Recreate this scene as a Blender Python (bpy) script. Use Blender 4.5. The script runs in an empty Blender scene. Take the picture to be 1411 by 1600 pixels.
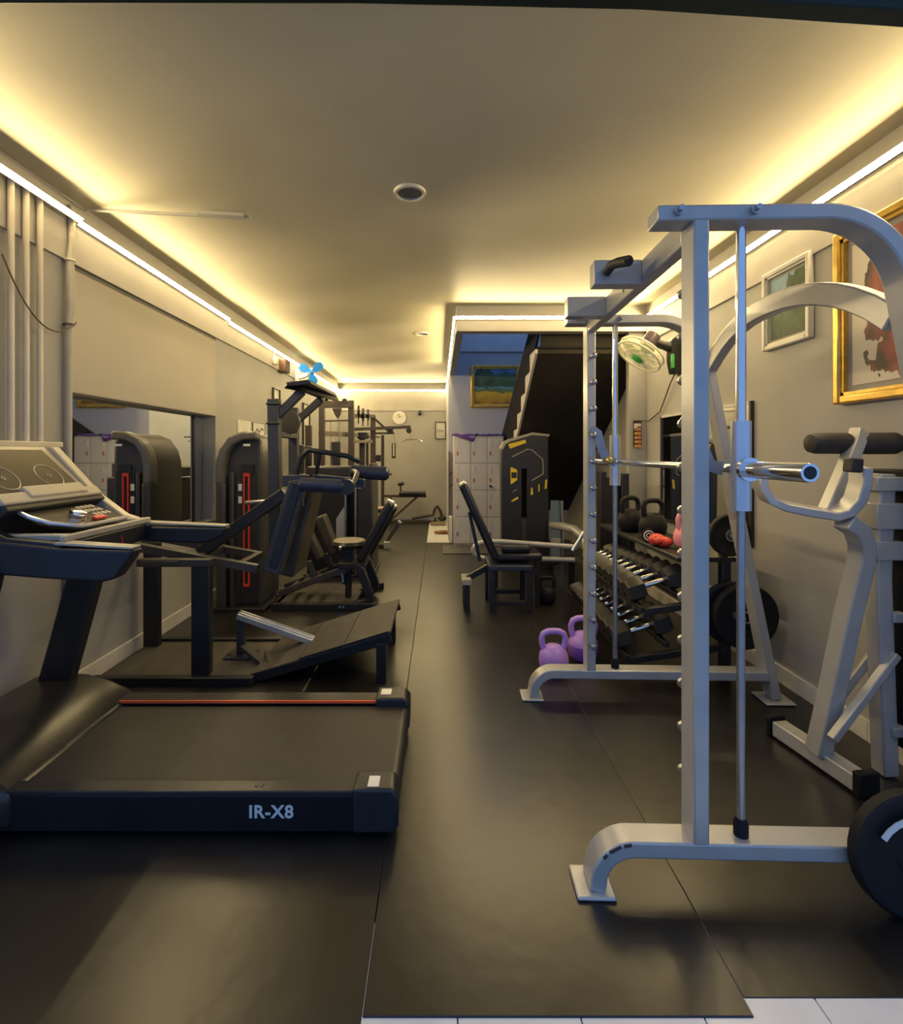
import bpy, math, random
from mathutils import Vector, Matrix
random.seed(7)
S = bpy.context.scene
COL = S.collection
PI = math.pi
V = Vector

# ------------------------------------------------------------------ camera, world, exposure
CH, FPX, VX, VY = 1.37, 790.0, 686.0, 708.0        # eye height, focal length and vanishing point in a 1411 x 1600 frame
cam = bpy.data.cameras.new('camera'); camo = bpy.data.objects.new('camera', cam); COL.objects.link(camo)
cam.sensor_fit = 'VERTICAL'; cam.sensor_height = 36.0; cam.sensor_width = 36.0 * 1411 / 1600
cam.lens = 36.0 * FPX / 1600
cam.shift_x = (705.5 - VX) / 1600; cam.shift_y = -(800 - VY) / 1600
cam.clip_start = 0.05; cam.clip_end = 200
camo.location = (0, 0, CH); camo.rotation_euler = (PI / 2, 0, 0)
S.camera = camo

w = bpy.data.worlds.new('World'); S.world = w; w.use_nodes = True
wb = w.node_tree.nodes['Background']; wb.inputs[0].default_value = (0.27, 0.50, 1.0, 1); wb.inputs[1].default_value = 0.53

S.view_settings.view_transform = 'Standard'; S.view_settings.look = 'None'
S.view_settings.gamma = 1; S.view_settings.use_curve_mapping = False
S.view_settings.exposure = 0.58
LED_STRENGTH = 100.0
LED_TILT = -0.32

def at(x, y, Y):
    """world point seen at photo pixel x, y when it stands at depth Y"""
    return V(((x - VX) * Y / FPX, Y, CH - (y - VY) * Y / FPX))

# ------------------------------------------------------------------ materials
MATS = {}
def mat(name, col, rough=0.5, metal=0.0, var=0.08, scale=6.0, bump=0.0, bscale=60.0, spec=0.5, col2=None, coat=0.0, emit=None, estr=0.0):
    if name in MATS: return MATS[name]
    m = bpy.data.materials.new(name); m.use_nodes = True; MATS[name] = m
    nt = m.node_tree; N = nt.nodes; L = nt.links; b = N['Principled BSDF']
    b.inputs['Roughness'].default_value = rough; b.inputs['Metallic'].default_value = metal
    b.inputs['Specular IOR Level'].default_value = spec
    b.inputs['Coat Weight'].default_value = coat
    tc = N.new('ShaderNodeTexCoord')
    nz = N.new('ShaderNodeTexNoise'); nz.inputs['Scale'].default_value = scale; nz.inputs['Detail'].default_value = 5
    L.new(tc.outputs['Object'], nz.inputs['Vector'])
    cr = N.new('ShaderNodeValToRGB')
    a = tuple(max(0, c * (1 - var)) for c in col); z = col2 if col2 else tuple(min(1, c * (1 + var)) for c in col)
    cr.color_ramp.elements[0].position = 0.32; cr.color_ramp.elements[0].color = (*a, 1)
    cr.color_ramp.elements[1].position = 0.68; cr.color_ramp.elements[1].color = (*z, 1)
    L.new(nz.outputs['Fac'], cr.inputs['Fac']); L.new(cr.outputs['Color'], b.inputs['Base Color'])
    if bump:
        n2 = N.new('ShaderNodeTexNoise'); n2.inputs['Scale'].default_value = bscale; n2.inputs['Detail'].default_value = 4
        L.new(tc.outputs['Object'], n2.inputs['Vector'])
        bp = N.new('ShaderNodeBump'); bp.inputs['Strength'].default_value = bump; bp.inputs['Distance'].default_value = 0.01
        L.new(n2.outputs['Fac'], bp.inputs['Height']); L.new(bp.outputs['Normal'], b.inputs['Normal'])
    if emit:
        b.inputs['Emission Color'].default_value = (*emit, 1); b.inputs['Emission Strength'].default_value = estr
    return m

M_wall = mat('wall_paint', (0.385, 0.375, 0.355), 0.62, var=0.07, scale=1.6, bump=0.05, bscale=9)
M_wallblue = mat('stairwell_paint', (0.42, 0.44, 0.50), 0.6, var=0.05, scale=2)
M_ceil = mat('ceiling_paint', (0.62, 0.575, 0.42), 0.48, var=0.08, scale=1.1, bump=0.10, bscale=2.2, spec=0.3)
M_board = mat('header_board', (0.40, 0.37, 0.31), 0.5, var=0.04, scale=2)
M_trimdark = mat('shadow_gap_trim', (0.15, 0.135, 0.12), 0.6)
M_trim = mat('trim_paint', (0.46, 0.44, 0.40), 0.55, var=0.04)
M_base = mat('skirting_tile', (0.74, 0.70, 0.64), 0.35, var=0.06, scale=4)
M_tile = mat('white_floor_tile', (0.74, 0.74, 0.76), 0.25, var=0.04, scale=5)
M_grout = mat('grey_grout', (0.32, 0.31, 0.30), 0.8)
M_pave = mat('pavement', (0.45, 0.45, 0.45), 0.7)
M_mat = mat('black_rubber_mat', (0.013, 0.012, 0.0115), 0.32, var=0.45, scale=2.3, bump=0.10, bscale=14, spec=0.6)
M_mat2 = mat('grey_rubber_mat', (0.085, 0.08, 0.08), 0.5, var=0.2, scale=5)
M_led = mat('warm_led', (1, 0.9, 0.7), 0.5, emit=(1.0, 0.765, 0.385), estr=LED_STRENGTH)
M_silver = mat('silver_paint', (0.46, 0.455, 0.44), 0.36, metal=0.3, var=0.07, scale=7, bump=0.04, bscale=30)
M_scuff = mat('scuffed_paint', (0.06, 0.05, 0.05), 0.7)
M_chrome = mat('chrome', (0.78, 0.78, 0.80), 0.14, metal=1.0, var=0.03)
M_steel = mat('dull_steel', (0.42, 0.42, 0.43), 0.35, metal=0.9, var=0.12, scale=20)
M_alu = mat('brushed_aluminium', (0.70, 0.70, 0.72), 0.3, metal=0.7, var=0.06)
M_black = mat('black_powder_coat', (0.014, 0.014, 0.016), 0.42, var=0.2, scale=8)
M_dark = mat('charcoal_plastic', (0.022, 0.022, 0.025), 0.38, var=0.15, scale=5)
M_grey = mat('dark_grey_paint', (0.042, 0.041, 0.042), 0.42, var=0.12, scale=5)
M_rubber = mat('black_rubber', (0.010, 0.010, 0.011), 0.6, var=0.2, bump=0.06, bscale=50, spec=0.25)
M_foam = mat('black_foam_grip', (0.028, 0.024, 0.021), 0.62, var=0.35, scale=14, bump=0.2, bscale=60)
M_vinyl = mat('black_vinyl', (0.014, 0.0135, 0.016), 0.33, var=0.2, scale=9, bump=0.07, bscale=20)
M_navy = mat('navy_vinyl', (0.022, 0.030, 0.062), 0.40, var=0.2, scale=9, bump=0.08, bscale=30)
M_olive = mat('worn_dark_pad', (0.045, 0.038, 0.026), 0.5, var=0.2, scale=6)
M_plank = mat('textured_tread_board', (0.062, 0.055, 0.047), 0.55, var=0.2, scale=12, bump=0.2, bscale=90)
M_belt = mat('running_belt', (0.026, 0.023, 0.021), 0.55, var=0.15, scale=30, bump=0.12, bscale=200)
M_gloss = mat('gloss_black', (0.012, 0.012, 0.014), 0.16, var=0.2)
M_champ = mat('champagne_plastic', (0.42, 0.38, 0.30), 0.35, var=0.05)
M_screen = mat('dark_screen', (0.07, 0.06, 0.045), 0.12, var=0.15, scale=3)
M_white = mat('white_plastic', (0.75, 0.74, 0.72), 0.4, var=0.03)
M_cream = mat('cream_pipe', (0.66, 0.60, 0.49), 0.5, var=0.06)
M_red = mat('red_plastic', (0.62, 0.05, 0.03), 0.4)
M_redline = mat('red_orange_strip', (0.85, 0.12, 0.03), 0.4)
M_yellow = mat('yellow_decal', (0.80, 0.58, 0.02), 0.45)
M_lilac = mat('lilac_vinyl', (0.46, 0.26, 0.80), 0.42, var=0.06)
M_lilac2 = mat('violet_vinyl', (0.25, 0.10, 0.56), 0.42, var=0.06)
M_pink = mat('pink_vinyl', (0.85, 0.30, 0.36), 0.45)
M_purple = mat('purple_cloth', (0.13, 0.055, 0.30), 0.85, var=0.3, scale=12)
M_gold = mat('gilt_frame', (0.72, 0.46, 0.10), 0.32, metal=0.6, var=0.2, scale=15)
M_pale = mat('pale_frame', (0.62, 0.60, 0.54), 0.4, var=0.08)
M_blackframe = mat('black_frame', (0.03, 0.03, 0.03), 0.4)
M_mount = mat('mount_board', (0.72, 0.66, 0.57), 0.8)
M_mountg = mat('grey_mount_board', (0.36, 0.34, 0.31), 0.8)
M_mirror = mat('mirror_glass', (0.80, 0.82, 0.82), 0.02, metal=1.0, var=0.0)
M_locker = mat('locker_paint', (0.60, 0.58, 0.58), 0.42, var=0.03)
M_lockerdoor = mat('locker_door_paint', (0.66, 0.64, 0.645), 0.38, var=0.03)
M_brown = mat('brown_post', (0.10, 0.05, 0.03), 0.5)
M_rag = mat('brown_rag', (0.20, 0.085, 0.04), 0.9, var=0.3, scale=20)
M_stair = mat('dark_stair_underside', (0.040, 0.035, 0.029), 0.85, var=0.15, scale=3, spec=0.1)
M_stairside = mat('pale_stair_side', (0.50, 0.46, 0.41), 0.6)
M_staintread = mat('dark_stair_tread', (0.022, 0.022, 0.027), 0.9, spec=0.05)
M_blueplastic = mat('blue_fan_blade', (0.02, 0.26, 0.92), 0.3)
M_green = mat('green_plastic', (0.10, 0.55, 0.12), 0.4)
M_fancage = mat('cream_fan_cage', (0.74, 0.72, 0.58), 0.4)
M_fanblade = mat('pale_green_blade', (0.72, 0.74, 0.56), 0.35)
M_paper = mat('paper', (0.70, 0.68, 0.63), 0.8)
M_cable = mat('brown_cable', (0.10, 0.07, 0.045), 0.6)
M_orange = mat('orange_print', (0.72, 0.27, 0.10), 0.6)
M_header = mat('dark_green_shutter', (0.012, 0.022, 0.012), 0.6)
M_seatsheen = mat('tan_seat_sheen', (0.36, 0.31, 0.24), 0.3, var=0.06)  # painted highlight colour for the tops of black vinyl seats
M_slot = mat('slot_black', (0.004, 0.004, 0.004), 0.9, spec=0.05)
M_blueglass = mat('pale_blue_acrylic', (0.30, 0.42, 0.50), 0.2)

def painting(name, stops, blob=None, sc=4.0, amp=0.25, ax='Y'):
    """flat painted picture: colour bands by height broken up with noise, an optional blotch in the middle"""
    m = bpy.data.materials.new(name); m.use_nodes = True
    nt = m.node_tree; N = nt.nodes; L = nt.links; b = N['Principled BSDF']; b.inputs['Roughness'].default_value = 0.6
    tc = N.new('ShaderNodeTexCoord'); sp = N.new('ShaderNodeSeparateXYZ'); L.new(tc.outputs['Generated'], sp.inputs[0])
    nz = N.new('ShaderNodeTexNoise'); nz.inputs['Scale'].default_value = sc; nz.inputs['Detail'].default_value = 6
    L.new(tc.outputs['Generated'], nz.inputs['Vector'])
    s1 = N.new('ShaderNodeMath'); s1.operation = 'SUBTRACT'; s1.inputs[1].default_value = 0.5; L.new(nz.outputs['Fac'], s1.inputs[0])
    s2 = N.new('ShaderNodeMath'); s2.operation = 'MULTIPLY_ADD'; s2.inputs[1].default_value = amp * 2
    L.new(s1.outputs[0], s2.inputs[0]); L.new(sp.outputs['Z'], s2.inputs[2])
    cr = N.new('ShaderNodeValToRGB'); cr.color_ramp.interpolation = 'EASE'
    for i, (p, c) in enumerate(stops):
        e = cr.color_ramp.elements[i] if i < 2 else cr.color_ramp.elements.new(p)
        e.position = p; e.color = (*c, 1)
    L.new(s2.outputs[0], cr.inputs['Fac'])
    out = cr.outputs['Color']
    if blob:
        cx, cz, rx, rz, c0, c1 = blob
        mp = N.new('ShaderNodeMapping'); mp.inputs['Location'].default_value = (0, 0, 0)
        dx = N.new('ShaderNodeMath'); dx.operation = 'SUBTRACT'; dx.inputs[1].default_value = cx; L.new(sp.outputs[ax], dx.inputs[0])
        dz = N.new('ShaderNodeMath'); dz.operation = 'SUBTRACT'; dz.inputs[1].default_value = cz; L.new(sp.outputs['Z'], dz.inputs[0])
        cb = N.new('ShaderNodeCombineXYZ')
        for k, (src, r) in enumerate(((dx, rx), (dz, rz))):
            d = N.new('ShaderNodeMath'); d.operation = 'DIVIDE'; d.inputs[1].default_value = r; L.new(src.outputs[0], d.inputs[0]); L.new(d.outputs[0], cb.inputs[k])
        ln = N.new('ShaderNodeVectorMath'); ln.operation = 'LENGTH'; L.new(cb.outputs[0], ln.inputs[0])
        n2 = N.new('ShaderNodeTexNoise'); n2.inputs['Scale'].default_value = 5; n2.inputs['Detail'].default_value = 3; L.new(tc.outputs['Generated'], n2.inputs['Vector'])
        a1 = N.new('ShaderNodeMath'); a1.operation = 'MULTIPLY_ADD'; a1.inputs[1].default_value = 1.6; L.new(n2.outputs['Fac'], a1.inputs[0]); L.new(ln.outputs['Value'], a1.inputs[2])
        lt = N.new('ShaderNodeMath'); lt.operation = 'LESS_THAN'; lt.inputs[1].default_value = 1.75; L.new(a1.outputs[0], lt.inputs[0])
        n3 = N.new('ShaderNodeTexNoise'); n3.inputs['Scale'].default_value = 3.2; L.new(tc.outputs['Generated'], n3.inputs['Vector'])
        c2 = N.new('ShaderNodeValToRGB'); c2.color_ramp.elements[0].position = .4; c2.color_ramp.elements[1].position = .62
        c2.color_ramp.elements[0].color = (*c0, 1); c2.color_ramp.elements[1].color = (*c1, 1); L.new(n3.outputs['Fac'], c2.inputs['Fac'])
        mx = N.new('ShaderNodeMix'); mx.data_type = 'RGBA'; L.new(lt.outputs[0], mx.inputs['Factor']); L.new(out, mx.inputs[6]); L.new(c2.outputs['Color'], mx.inputs[7])
        out = mx.outputs[2]
    L.new(out, b.inputs['Base Color'])
    return m

# ------------------------------------------------------------------ mesh builder
def orient(z):
    z = V(z).normalized(); h = V((0, 0, 1)) if abs(z.z) < 0.95 else V((1, 0, 0))
    x = h.cross(z).normalized(); return x, z.cross(x)

def org(o):
    p = V((0, 0, 0))
    while o: p = p + o.location; o = o.parent
    return p

class MB:
    def __init__(s): s.v = []; s.f = []
    def add(s, vs, fs):
        n = len(s.v); s.v += [V(p) for p in vs]; s.f += [tuple(i + n for i in f) for f in fs]; return s
    def box(s, x0, x1, y0, y1, z0, z1):
        return s.add([(x0, y0, z0), (x1, y0, z0), (x1, y1, z0), (x0, y1, z0), (x0, y0, z1), (x1, y0, z1), (x1, y1, z1), (x0, y1, z1)],
                     [(0, 3, 2, 1), (4, 5, 6, 7), (0, 1, 5, 4), (1, 2, 6, 5), (2, 3, 7, 6), (3, 0, 4, 7)])
    def obox(s, c, ax, ay, az):
        c, ax, ay, az = V(c), V(ax), V(ay), V(az)
        if ax.cross(ay).dot(az) < 0: ax = -ax
        p = [c + a * ax + b * ay + d * az for d in (-1, 1) for a, b in ((-1, -1), (1, -1), (1, 1), (-1, 1))]
        return s.add(p, [(0, 3, 2, 1), (4, 5, 6, 7), (0, 1, 5, 4), (1, 2, 6, 5), (2, 3, 7, 6), (3, 0, 4, 7)])
    def bar(s, p0, p1, w, h, side=None):
        """square bar p0-p1; w along 'side' (default horizontal), h across"""
        p0, p1 = V(p0), V(p1); t = (p1 - p0).normalized()
        if side is None:
            sd = V((0, 0, 1)).cross(t)
            sd = sd.normalized() if sd.length > 1e-3 else V((1, 0, 0))
        else:
            sd = V(side); sd = (sd - t * sd.dot(t)).normalized()
        u = t.cross(sd)
        return s.obox((p0 + p1) / 2, sd * (w / 2), u * (h / 2), (p1 - p0) / 2)
    def band(s, path, wdir, width, thick):
        path = [V(p) for p in path]; wd = V(wdir).normalized(); n = len(path); vs = []; fs = []
        for i, p in enumerate(path):
            t = (path[min(i + 1, n - 1)] - path[max(i - 1, 0)]).normalized(); nn = wd.cross(t).normalized()
            for a, b in ((-1, -1), (1, -1), (1, 1), (-1, 1)): vs.append(p + wd * (a * width / 2) + nn * (b * thick / 2))
        for i in range(n - 1):
            for k in range(4): fs.append((i * 4 + k, i * 4 + (k + 1) % 4, i * 4 + 4 + (k + 1) % 4, i * 4 + 4 + k))
        fs.append((3, 2, 1, 0)); fs.append(tuple((n - 1) * 4 + k for k in range(4)))
        return s.add(vs, fs)
    def tube(s, path, r, n=10):
        path = [V(p) for p in path]; m = len(path); vs = []; fs = []; rs = r if isinstance(r, (list, tuple)) else [r] * m
        x = None
        for i, p in enumerate(path):
            t = (path[min(i + 1, m - 1)] - path[max(i - 1, 0)]).normalized()
            if x is None: x, y = orient(t)
            else:
                x = (x - t * x.dot(t)).normalized(); y = t.cross(x)
            for k in range(n):
                a = 2 * PI * k / n; vs.append(p + (x * math.cos(a) + y * math.sin(a)) * rs[i])
        for i in range(m - 1):
            for k in range(n): fs.append((i * n + k, i * n + (k + 1) % n, (i + 1) * n + (k + 1) % n, (i + 1) * n + k))
        fs.append(tuple(range(n - 1, -1, -1))); fs.append(tuple((m - 1) * n + k for k in range(n)))
        return s.add(vs, fs)
    def lathe(s, o, axis, prof, n=20, cap=True, a0=0.0):
        o = V(o); z = V(axis).normalized(); x, y = orient(z); vs = []; fs = []; m = len(prof)
        for r, t in prof:
            for k in range(n):
                a = a0 + 2 * PI * k / n; vs.append(o + z * t + (x * math.cos(a) + y * math.sin(a)) * r)
        for i in range(m - 1):
            for k in range(n): fs.append((i * n + k, i * n + (k + 1) % n, (i + 1) * n + (k + 1) % n, (i + 1) * n + k))
        if cap: fs.append(tuple(range(n - 1, -1, -1))); fs.append(tuple((m - 1) * n + k for k in range(n)))
        return s.add(vs, fs)
    def prism(s, pts, vec):
        pts = [V(p) for p in pts]; vec = V(vec); n = len(pts)
        nrm = V((0, 0, 0))
        for i in range(n): nrm += pts[i].cross(pts[(i + 1) % n])
        if nrm.dot(vec) < 0: pts.reverse()
        fs = [tuple(range(n - 1, -1, -1)), tuple(range(n, 2 * n))] + [(i, (i + 1) % n, n + (i + 1) % n, n + i) for i in range(n)]
        return s.add(pts + [p + vec for p in pts], fs)
    def ell(s, c, rx, ry, rz, n=14, m=8):
        c = V(c); vs = [c + V((0, 0, -rz))]; fs = []
        for j in range(1, m):
            th = -PI / 2 + PI * j / m
            for k in range(n):
                a = 2 * PI * k / n; vs.append(c + V((rx * math.cos(th) * math.cos(a), ry * math.cos(th) * math.sin(a), rz * math.sin(th))))
        vs.append(c + V((0, 0, rz))); T = len(vs) - 1
        for k in range(n):
            fs.append((0, 1 + (k + 1) % n, 1 + k)); fs.append((T, 1 + (m - 2) * n + k, 1 + (m - 2) * n + (k + 1) % n))
        for j in range(m - 2):
            for k in range(n): fs.append((1 + j * n + k, 1 + j * n + (k + 1) % n, 1 + (j + 1) * n + (k + 1) % n, 1 + (j + 1) * n + k))
        return s.add(vs, fs)
    def ring(s, c, axis, R, r, n=24, m=6):
        c = V(c); z = V(axis).normalized(); x, y = orient(z); vs = []; fs = []
        for i in range(n):
            a = 2 * PI * i / n; d = x * math.cos(a) + y * math.sin(a)
            for k in range(m):
                b = 2 * PI * k / m; vs.append(c + d * (R + r * math.cos(b)) + z * (r * math.sin(b)))
        for i in range(n):
            for k in range(m): fs.append((i * m + k, ((i + 1) % n) * m + k, ((i + 1) % n) * m + (k + 1) % m, i * m + (k + 1) % m))
        return s.add(vs, fs)
    def build(s, name, m, parent=None, bevel=0.0, label=None, seg=2, smooth=38):
        o0 = org(parent)
        me = bpy.data.meshes.new(name); me.from_pydata([tuple(p - o0) for p in s.v], [], s.f); me.update()
        ob = bpy.data.objects.new(name, me); COL.objects.link(ob); me.materials.append(m)
        if parent: ob.parent = parent
        for p in me.polygons: p.use_smooth = True
        me.set_sharp_from_angle(angle=math.radians(smooth))
        if bevel:
            md = ob.modifiers.new('bevel', 'BEVEL'); md.width = bevel; md.segments = seg; md.limit_method = 'ANGLE'; md.angle_limit = math.radians(40)
        if label: ob['label'] = label
        return ob

def tag(o, label, cat, group=None):
    o['label'] = label; o['category'] = cat
    if group: o['group'] = group
    return o
def thing(name, label, cat, loc, group=None, rz=0):
    o = bpy.data.objects.new(name, None); COL.objects.link(o); o.location = loc; o.rotation_euler = (0, 0, rz); o.empty_display_size = 0.1
    return tag(o, label, cat, group)
def struct(name, mb, m, bevel=0.0):
    o = mb.build(name, m, None, bevel); o['kind'] = 'structure'; return o
def arc(c, r, a0, a1, n, plane='xz', off=0.0):
    """points of an arc (degrees) in a plane; off is the third coordinate"""
    out = []
    for i in range(n + 1):
        a = math.radians(a0 + (a1 - a0) * i / n); u, v = c[0] + r * math.cos(a), c[1] + r * math.sin(a)
        out.append({'xz': V((u, off, v)), 'yz': V((off, u, v)), 'xy': V((u, v, off))}[plane])
    return out
def text_mesh(name, s, size, origin, xdir, ydir, m, parent, bold=0.0, extrude=0.0008, align='LEFT'):
    cu = bpy.data.curves.new(name, 'FONT'); cu.body = s; cu.size = size; cu.offset = bold; cu.extrude = extrude; cu.align_x = align; cu.space_character = 1.08
    tmp = bpy.data.objects.new(name + '_tmp', cu); COL.objects.link(tmp)
    dg = bpy.context.evaluated_depsgraph_get(); me = bpy.data.meshes.new_from_object(tmp.evaluated_get(dg))
    bpy.data.objects.remove(tmp)
    x, y = V(xdir).normalized(), V(ydir).normalized(); z = x.cross(y); o0 = org(parent)
    for v in me.vertices: v.co = V(origin) + x * v.co.x + y * v.co.y + z * v.co.z - o0
    me.materials.clear(); me.materials.append(m)
    ob = bpy.data.objects.new(name, me); COL.objects.link(ob); ob.parent = parent; return ob

# ------------------------------------------------------------------ the room
XL, XR, YF, YB, ZC = -2.10, 2.045, 1.20, 10.5, 2.81
YS, XS, YW = 4.94, 0.17, 8.0               # stairwell: front soffit, left edge, rear wall
B0 = 2.45                                    # underside of the wall beams

fl = MB().box(-2.3, 2.3, YF - 0.02, YB + 0.1, -0.2, -0.014); floor = struct('floor', fl, M_grout)
pv = MB().box(-6, 6, -8, YF - 0.02, -0.25, -0.03); struct('floor_outside', pv, M_pave)
# white floor tiles wherever the mats leave them bare
def tile(x, y, s=0.3):
    return MB().box(x + .0015, x + s - .0015, y + .0015, y + s - .0015, -0.0139, -0.002)
tile_me = None
def put_tile(x, y):
    global tile_me
    if tile_me is None:
        o = tile(0, 0).build('tile', M_tile, floor, 0.0015, seg=1); tile_me = o
    else:
        o = tile_me.copy(); COL.objects.link(o)
    o.location = (x, y, 0)
for j in range(1):
    for i in range(14): put_tile(-2.055 + 0.3 * i + 0.0, YF - 0.02)
for j in range(9):
    for i in range(2): put_tile(-0.36 + 0.3 * i, 7.75 + 0.3 * j)
# front porch tiles seen at the lower edge
for i in range(14): put_tile(-2.055 + 0.3 * i, YF - 0.32)

wl = MB()
wl.box(-2.32, XL, YF, 2.87, 0, ZC + .1).box(-2.32, XL, 2.87, 4.75, 0, 0.75).box(-2.32, XL, 2.87, 4.75, B0, ZC + .1)
wl.box(-2.32, XL, 4.75, YB, 0, ZC + .1).box(-2.32, -2.23, 2.87, 4.75, 0.75, B0)
wall_left = struct('wall_left', wl, M_wall)
MB().box(-2.23, XL + .004, 2.872, 4.748, 1.715, 2.425).build('header_board', M_board, wall_left, 0.006)
MB().box(-2.20, XL - .004, 2.872, 4.748, 2.425, 2.45).build('shadow_gap', M_trimdark, wall_left)
wr = MB().box(XR, XR + .2, YF, YW + .2, 0, 3.62)
wall_right = struct('wall_right', wr, M_wall)
struct('wall_back', MB().box(-2.32, XS + .15, YB, YB + .2, 0, ZC + .1), M_wall)
struct('trim_1', MB().box(XL, XL + .018, YF, YB, B0, ZC), M_trim, 0.003)
struct('trim_2', MB().box(XR - .018, XR, YF, YS, B0, ZC), M_trim, 0.003)
struct('trim_3', MB().box(XL + .018, XS - .01, YB - .018, YB, 2.25, ZC), M_trim, 0.003)
# stairwell walls and beams; top left open to let blue sky light in
struct('wall_stairwell', MB().box(XS - .02, XR + .2, YW, YW + .15, 0, 3.62).box(XS - .02, XS + .13, YW + .15, YB + .1, 0, ZC + .1), M_wallblue)
struct('trim_4', MB().box(XS, XR, YS, YS + .12, 2.56, 3.62), M_trim, 0.004)
struct('trim_5', MB().box(XS, XS + .08, YS + .12, YW, 2.60, 3.62), M_wallblue, 0.004)
struct('added_sky_lit_band', MB().box(XS + .08, XR, YW - .03, YW, 2.97, 3.62), mat('sky_lit_upper_band', (.55, .57, .62), .6), .004)  # added band, coloured lighter to paint the sky-lit top of the wall
struct('wall_pillar', MB().box(1.87, XR, 4.98, 5.06, 0, 2.56), M_wall, 0.004)
# ceiling: a slightly sagging, L-shaped sheet
def sag(x, y): return 0.005 * math.sin(y * 2.7 + 1.3 * math.sin(x * 1.7)) + 0.0035 * math.sin(y * 5.1 + x * 2.2) + 0.006
def ceiling_sheet(x0, x1, y0, y1, nx, ny, mb):
    vs = []; fs = []
    for j in range(ny + 1):
        for i in range(nx + 1):
            u, v_ = i / nx, j / ny; x = x0 + (x1 - x0) * u; y = y0 + (y1 - y0) * v_
            edge = min(1, min(u, 1 - u) * 8) * min(1, min(v_, 1 - v_) * 10)
            vs.append((x, y, ZC - edge * sag(x, y)))
    for j in range(ny):
        for i in range(nx):
            a = j * (nx + 1) + i; fs.append((a, a + nx + 1, a + nx + 2, a + 1))
    mb.add(vs, fs)
cb = MB(); ceiling_sheet(XL, XR, YF, YS, 24, 30, cb); ceiling_sheet(XL, XS, YS, YB, 16, 60, cb)
cb.box(-2.32, 2.25, YF, YS, ZC + .02, ZC + .25).box(-2.32, XS, YS, YB + .1, ZC + .02, ZC + .25)
struct('ceiling', cb, M_ceil)
# front lintel of the shop opening with the rolled shutter edge
struct('wall_front', MB().box(-2.4, 2.4, YF - .12, YF, 2.58, 3.1), M_header)
sh = MB().prism([(-2.3, 1.205, 2.488), (-.2, 1.205, 2.486), (.5, 1.205, 2.470), (1.15, 1.205, 2.427), (2.3, 1.205, 2.36), (2.3, 1.205, 2.62), (-2.3, 1.205, 2.62)], (0, .055, 0))
shutter = sh.build('shutter_rail', M_header, None, 0.006); shutter['kind'] = 'structure'; shutter.name = 'trim_6'
# skirting tiles along both walls
sk = bpy.data.objects.new('baseboard_left', None); COL.objects.link(sk); sk['kind'] = 'structure'
y = YF
while y < YB - .05:
    MB().box(XL, XL + .012, y + .001, min(y + .3, YB) - .001, 0, .10).build('skirting_tile', M_base, sk, 0.001, seg=1); y += .3
sk2 = bpy.data.objects.new('baseboard_right', None); COL.objects.link(sk2); sk2['kind'] = 'structure'
y = YF
while y < 4.9:
    MB().box(XR - .012, XR, y + .001, y + .299, 0, .10).build('skirting_tile', M_base, sk2, 0.001, seg=1); y += .3

# rubber mats
def mat_sheet(label, x0, x1, y0, y1, m=M_mat, z1=.0, z0=-.0139):
    return tag(MB().box(x0, x1, y0, y1, z0, z1).build('rubber_mat', m, None, 0.002, seg=1), label, 'mat')
mat_sheet('long black rubber floor mat under the treadmill on the left side', XL + .013, -0.188, 1.19, YB - .02)
mat_sheet('black rubber floor mat running down the middle aisle', -0.1865, 0.7655, 1.228, 7.74, M_mat, .002)
mat_sheet('black rubber floor mat under the silver smith machine on the right', 0.767, XR - .014, 1.272, 7.98)
mat_sheet('thin dark grey mat lying in front of the white lockers', 0.05, 0.76, 6.85, 7.44, M_mat2, .012, .003)
mat_sheet('black rubber mat at the far end beside the bare white tiles', 0.245, 0.763, 7.745, 7.98, M_mat, 0)

# stairs rising towards the viewer along the right wall
stairs = thing('staircase', 'dark staircase with pale stepped side rising above the yellow trimmed machine', 'stairs', (1.5, 6.8, 0))
def und(y): return 2.33 - .65 * (y - 5.13)
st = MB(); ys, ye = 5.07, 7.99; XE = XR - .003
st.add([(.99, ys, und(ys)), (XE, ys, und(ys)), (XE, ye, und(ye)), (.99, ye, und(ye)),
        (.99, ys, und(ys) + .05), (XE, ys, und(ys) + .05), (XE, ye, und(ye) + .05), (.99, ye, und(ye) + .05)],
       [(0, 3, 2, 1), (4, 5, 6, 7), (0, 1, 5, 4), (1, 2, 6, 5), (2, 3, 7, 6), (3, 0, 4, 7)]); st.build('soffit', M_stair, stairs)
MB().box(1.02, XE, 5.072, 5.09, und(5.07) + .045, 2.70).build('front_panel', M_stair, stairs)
prof = []; y = ye; step = .29
pts_low = [V((.966, ys, und(ys))), V((.966, ye, und(ye)))]
saw = []
while y > ys + .05:
    saw += [V((.966, y, und(y) + .07)), V((.966, y, und(y) + .07 + .65 * step * .92))]; y -= step
saw.append(V((.966, ys, saw[-1].z)))
MB().prism(pts_low + saw, (.024, 0, 0)).build('stringer', M_stairside, stairs)
y = ye
while y > ys + .3:
    z = und(y) + .07 + .65 * step * .92
    MB().box(.985, XE, y - step - .02, y, z, z + .03).build('tread', M_staintread, stairs); y -= step
MB().prism([V((.995, ys, und(ys) + .2)), V((.995, 7.98, und(7.98) + .2)), V((.995, 7.98, und(7.98) + 1.2)), V((.995, ys, min(2.95, und(ys) + 1.2)))], (.02, 0, 0)).build('side_panel', M_staintread, stairs)

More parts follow.
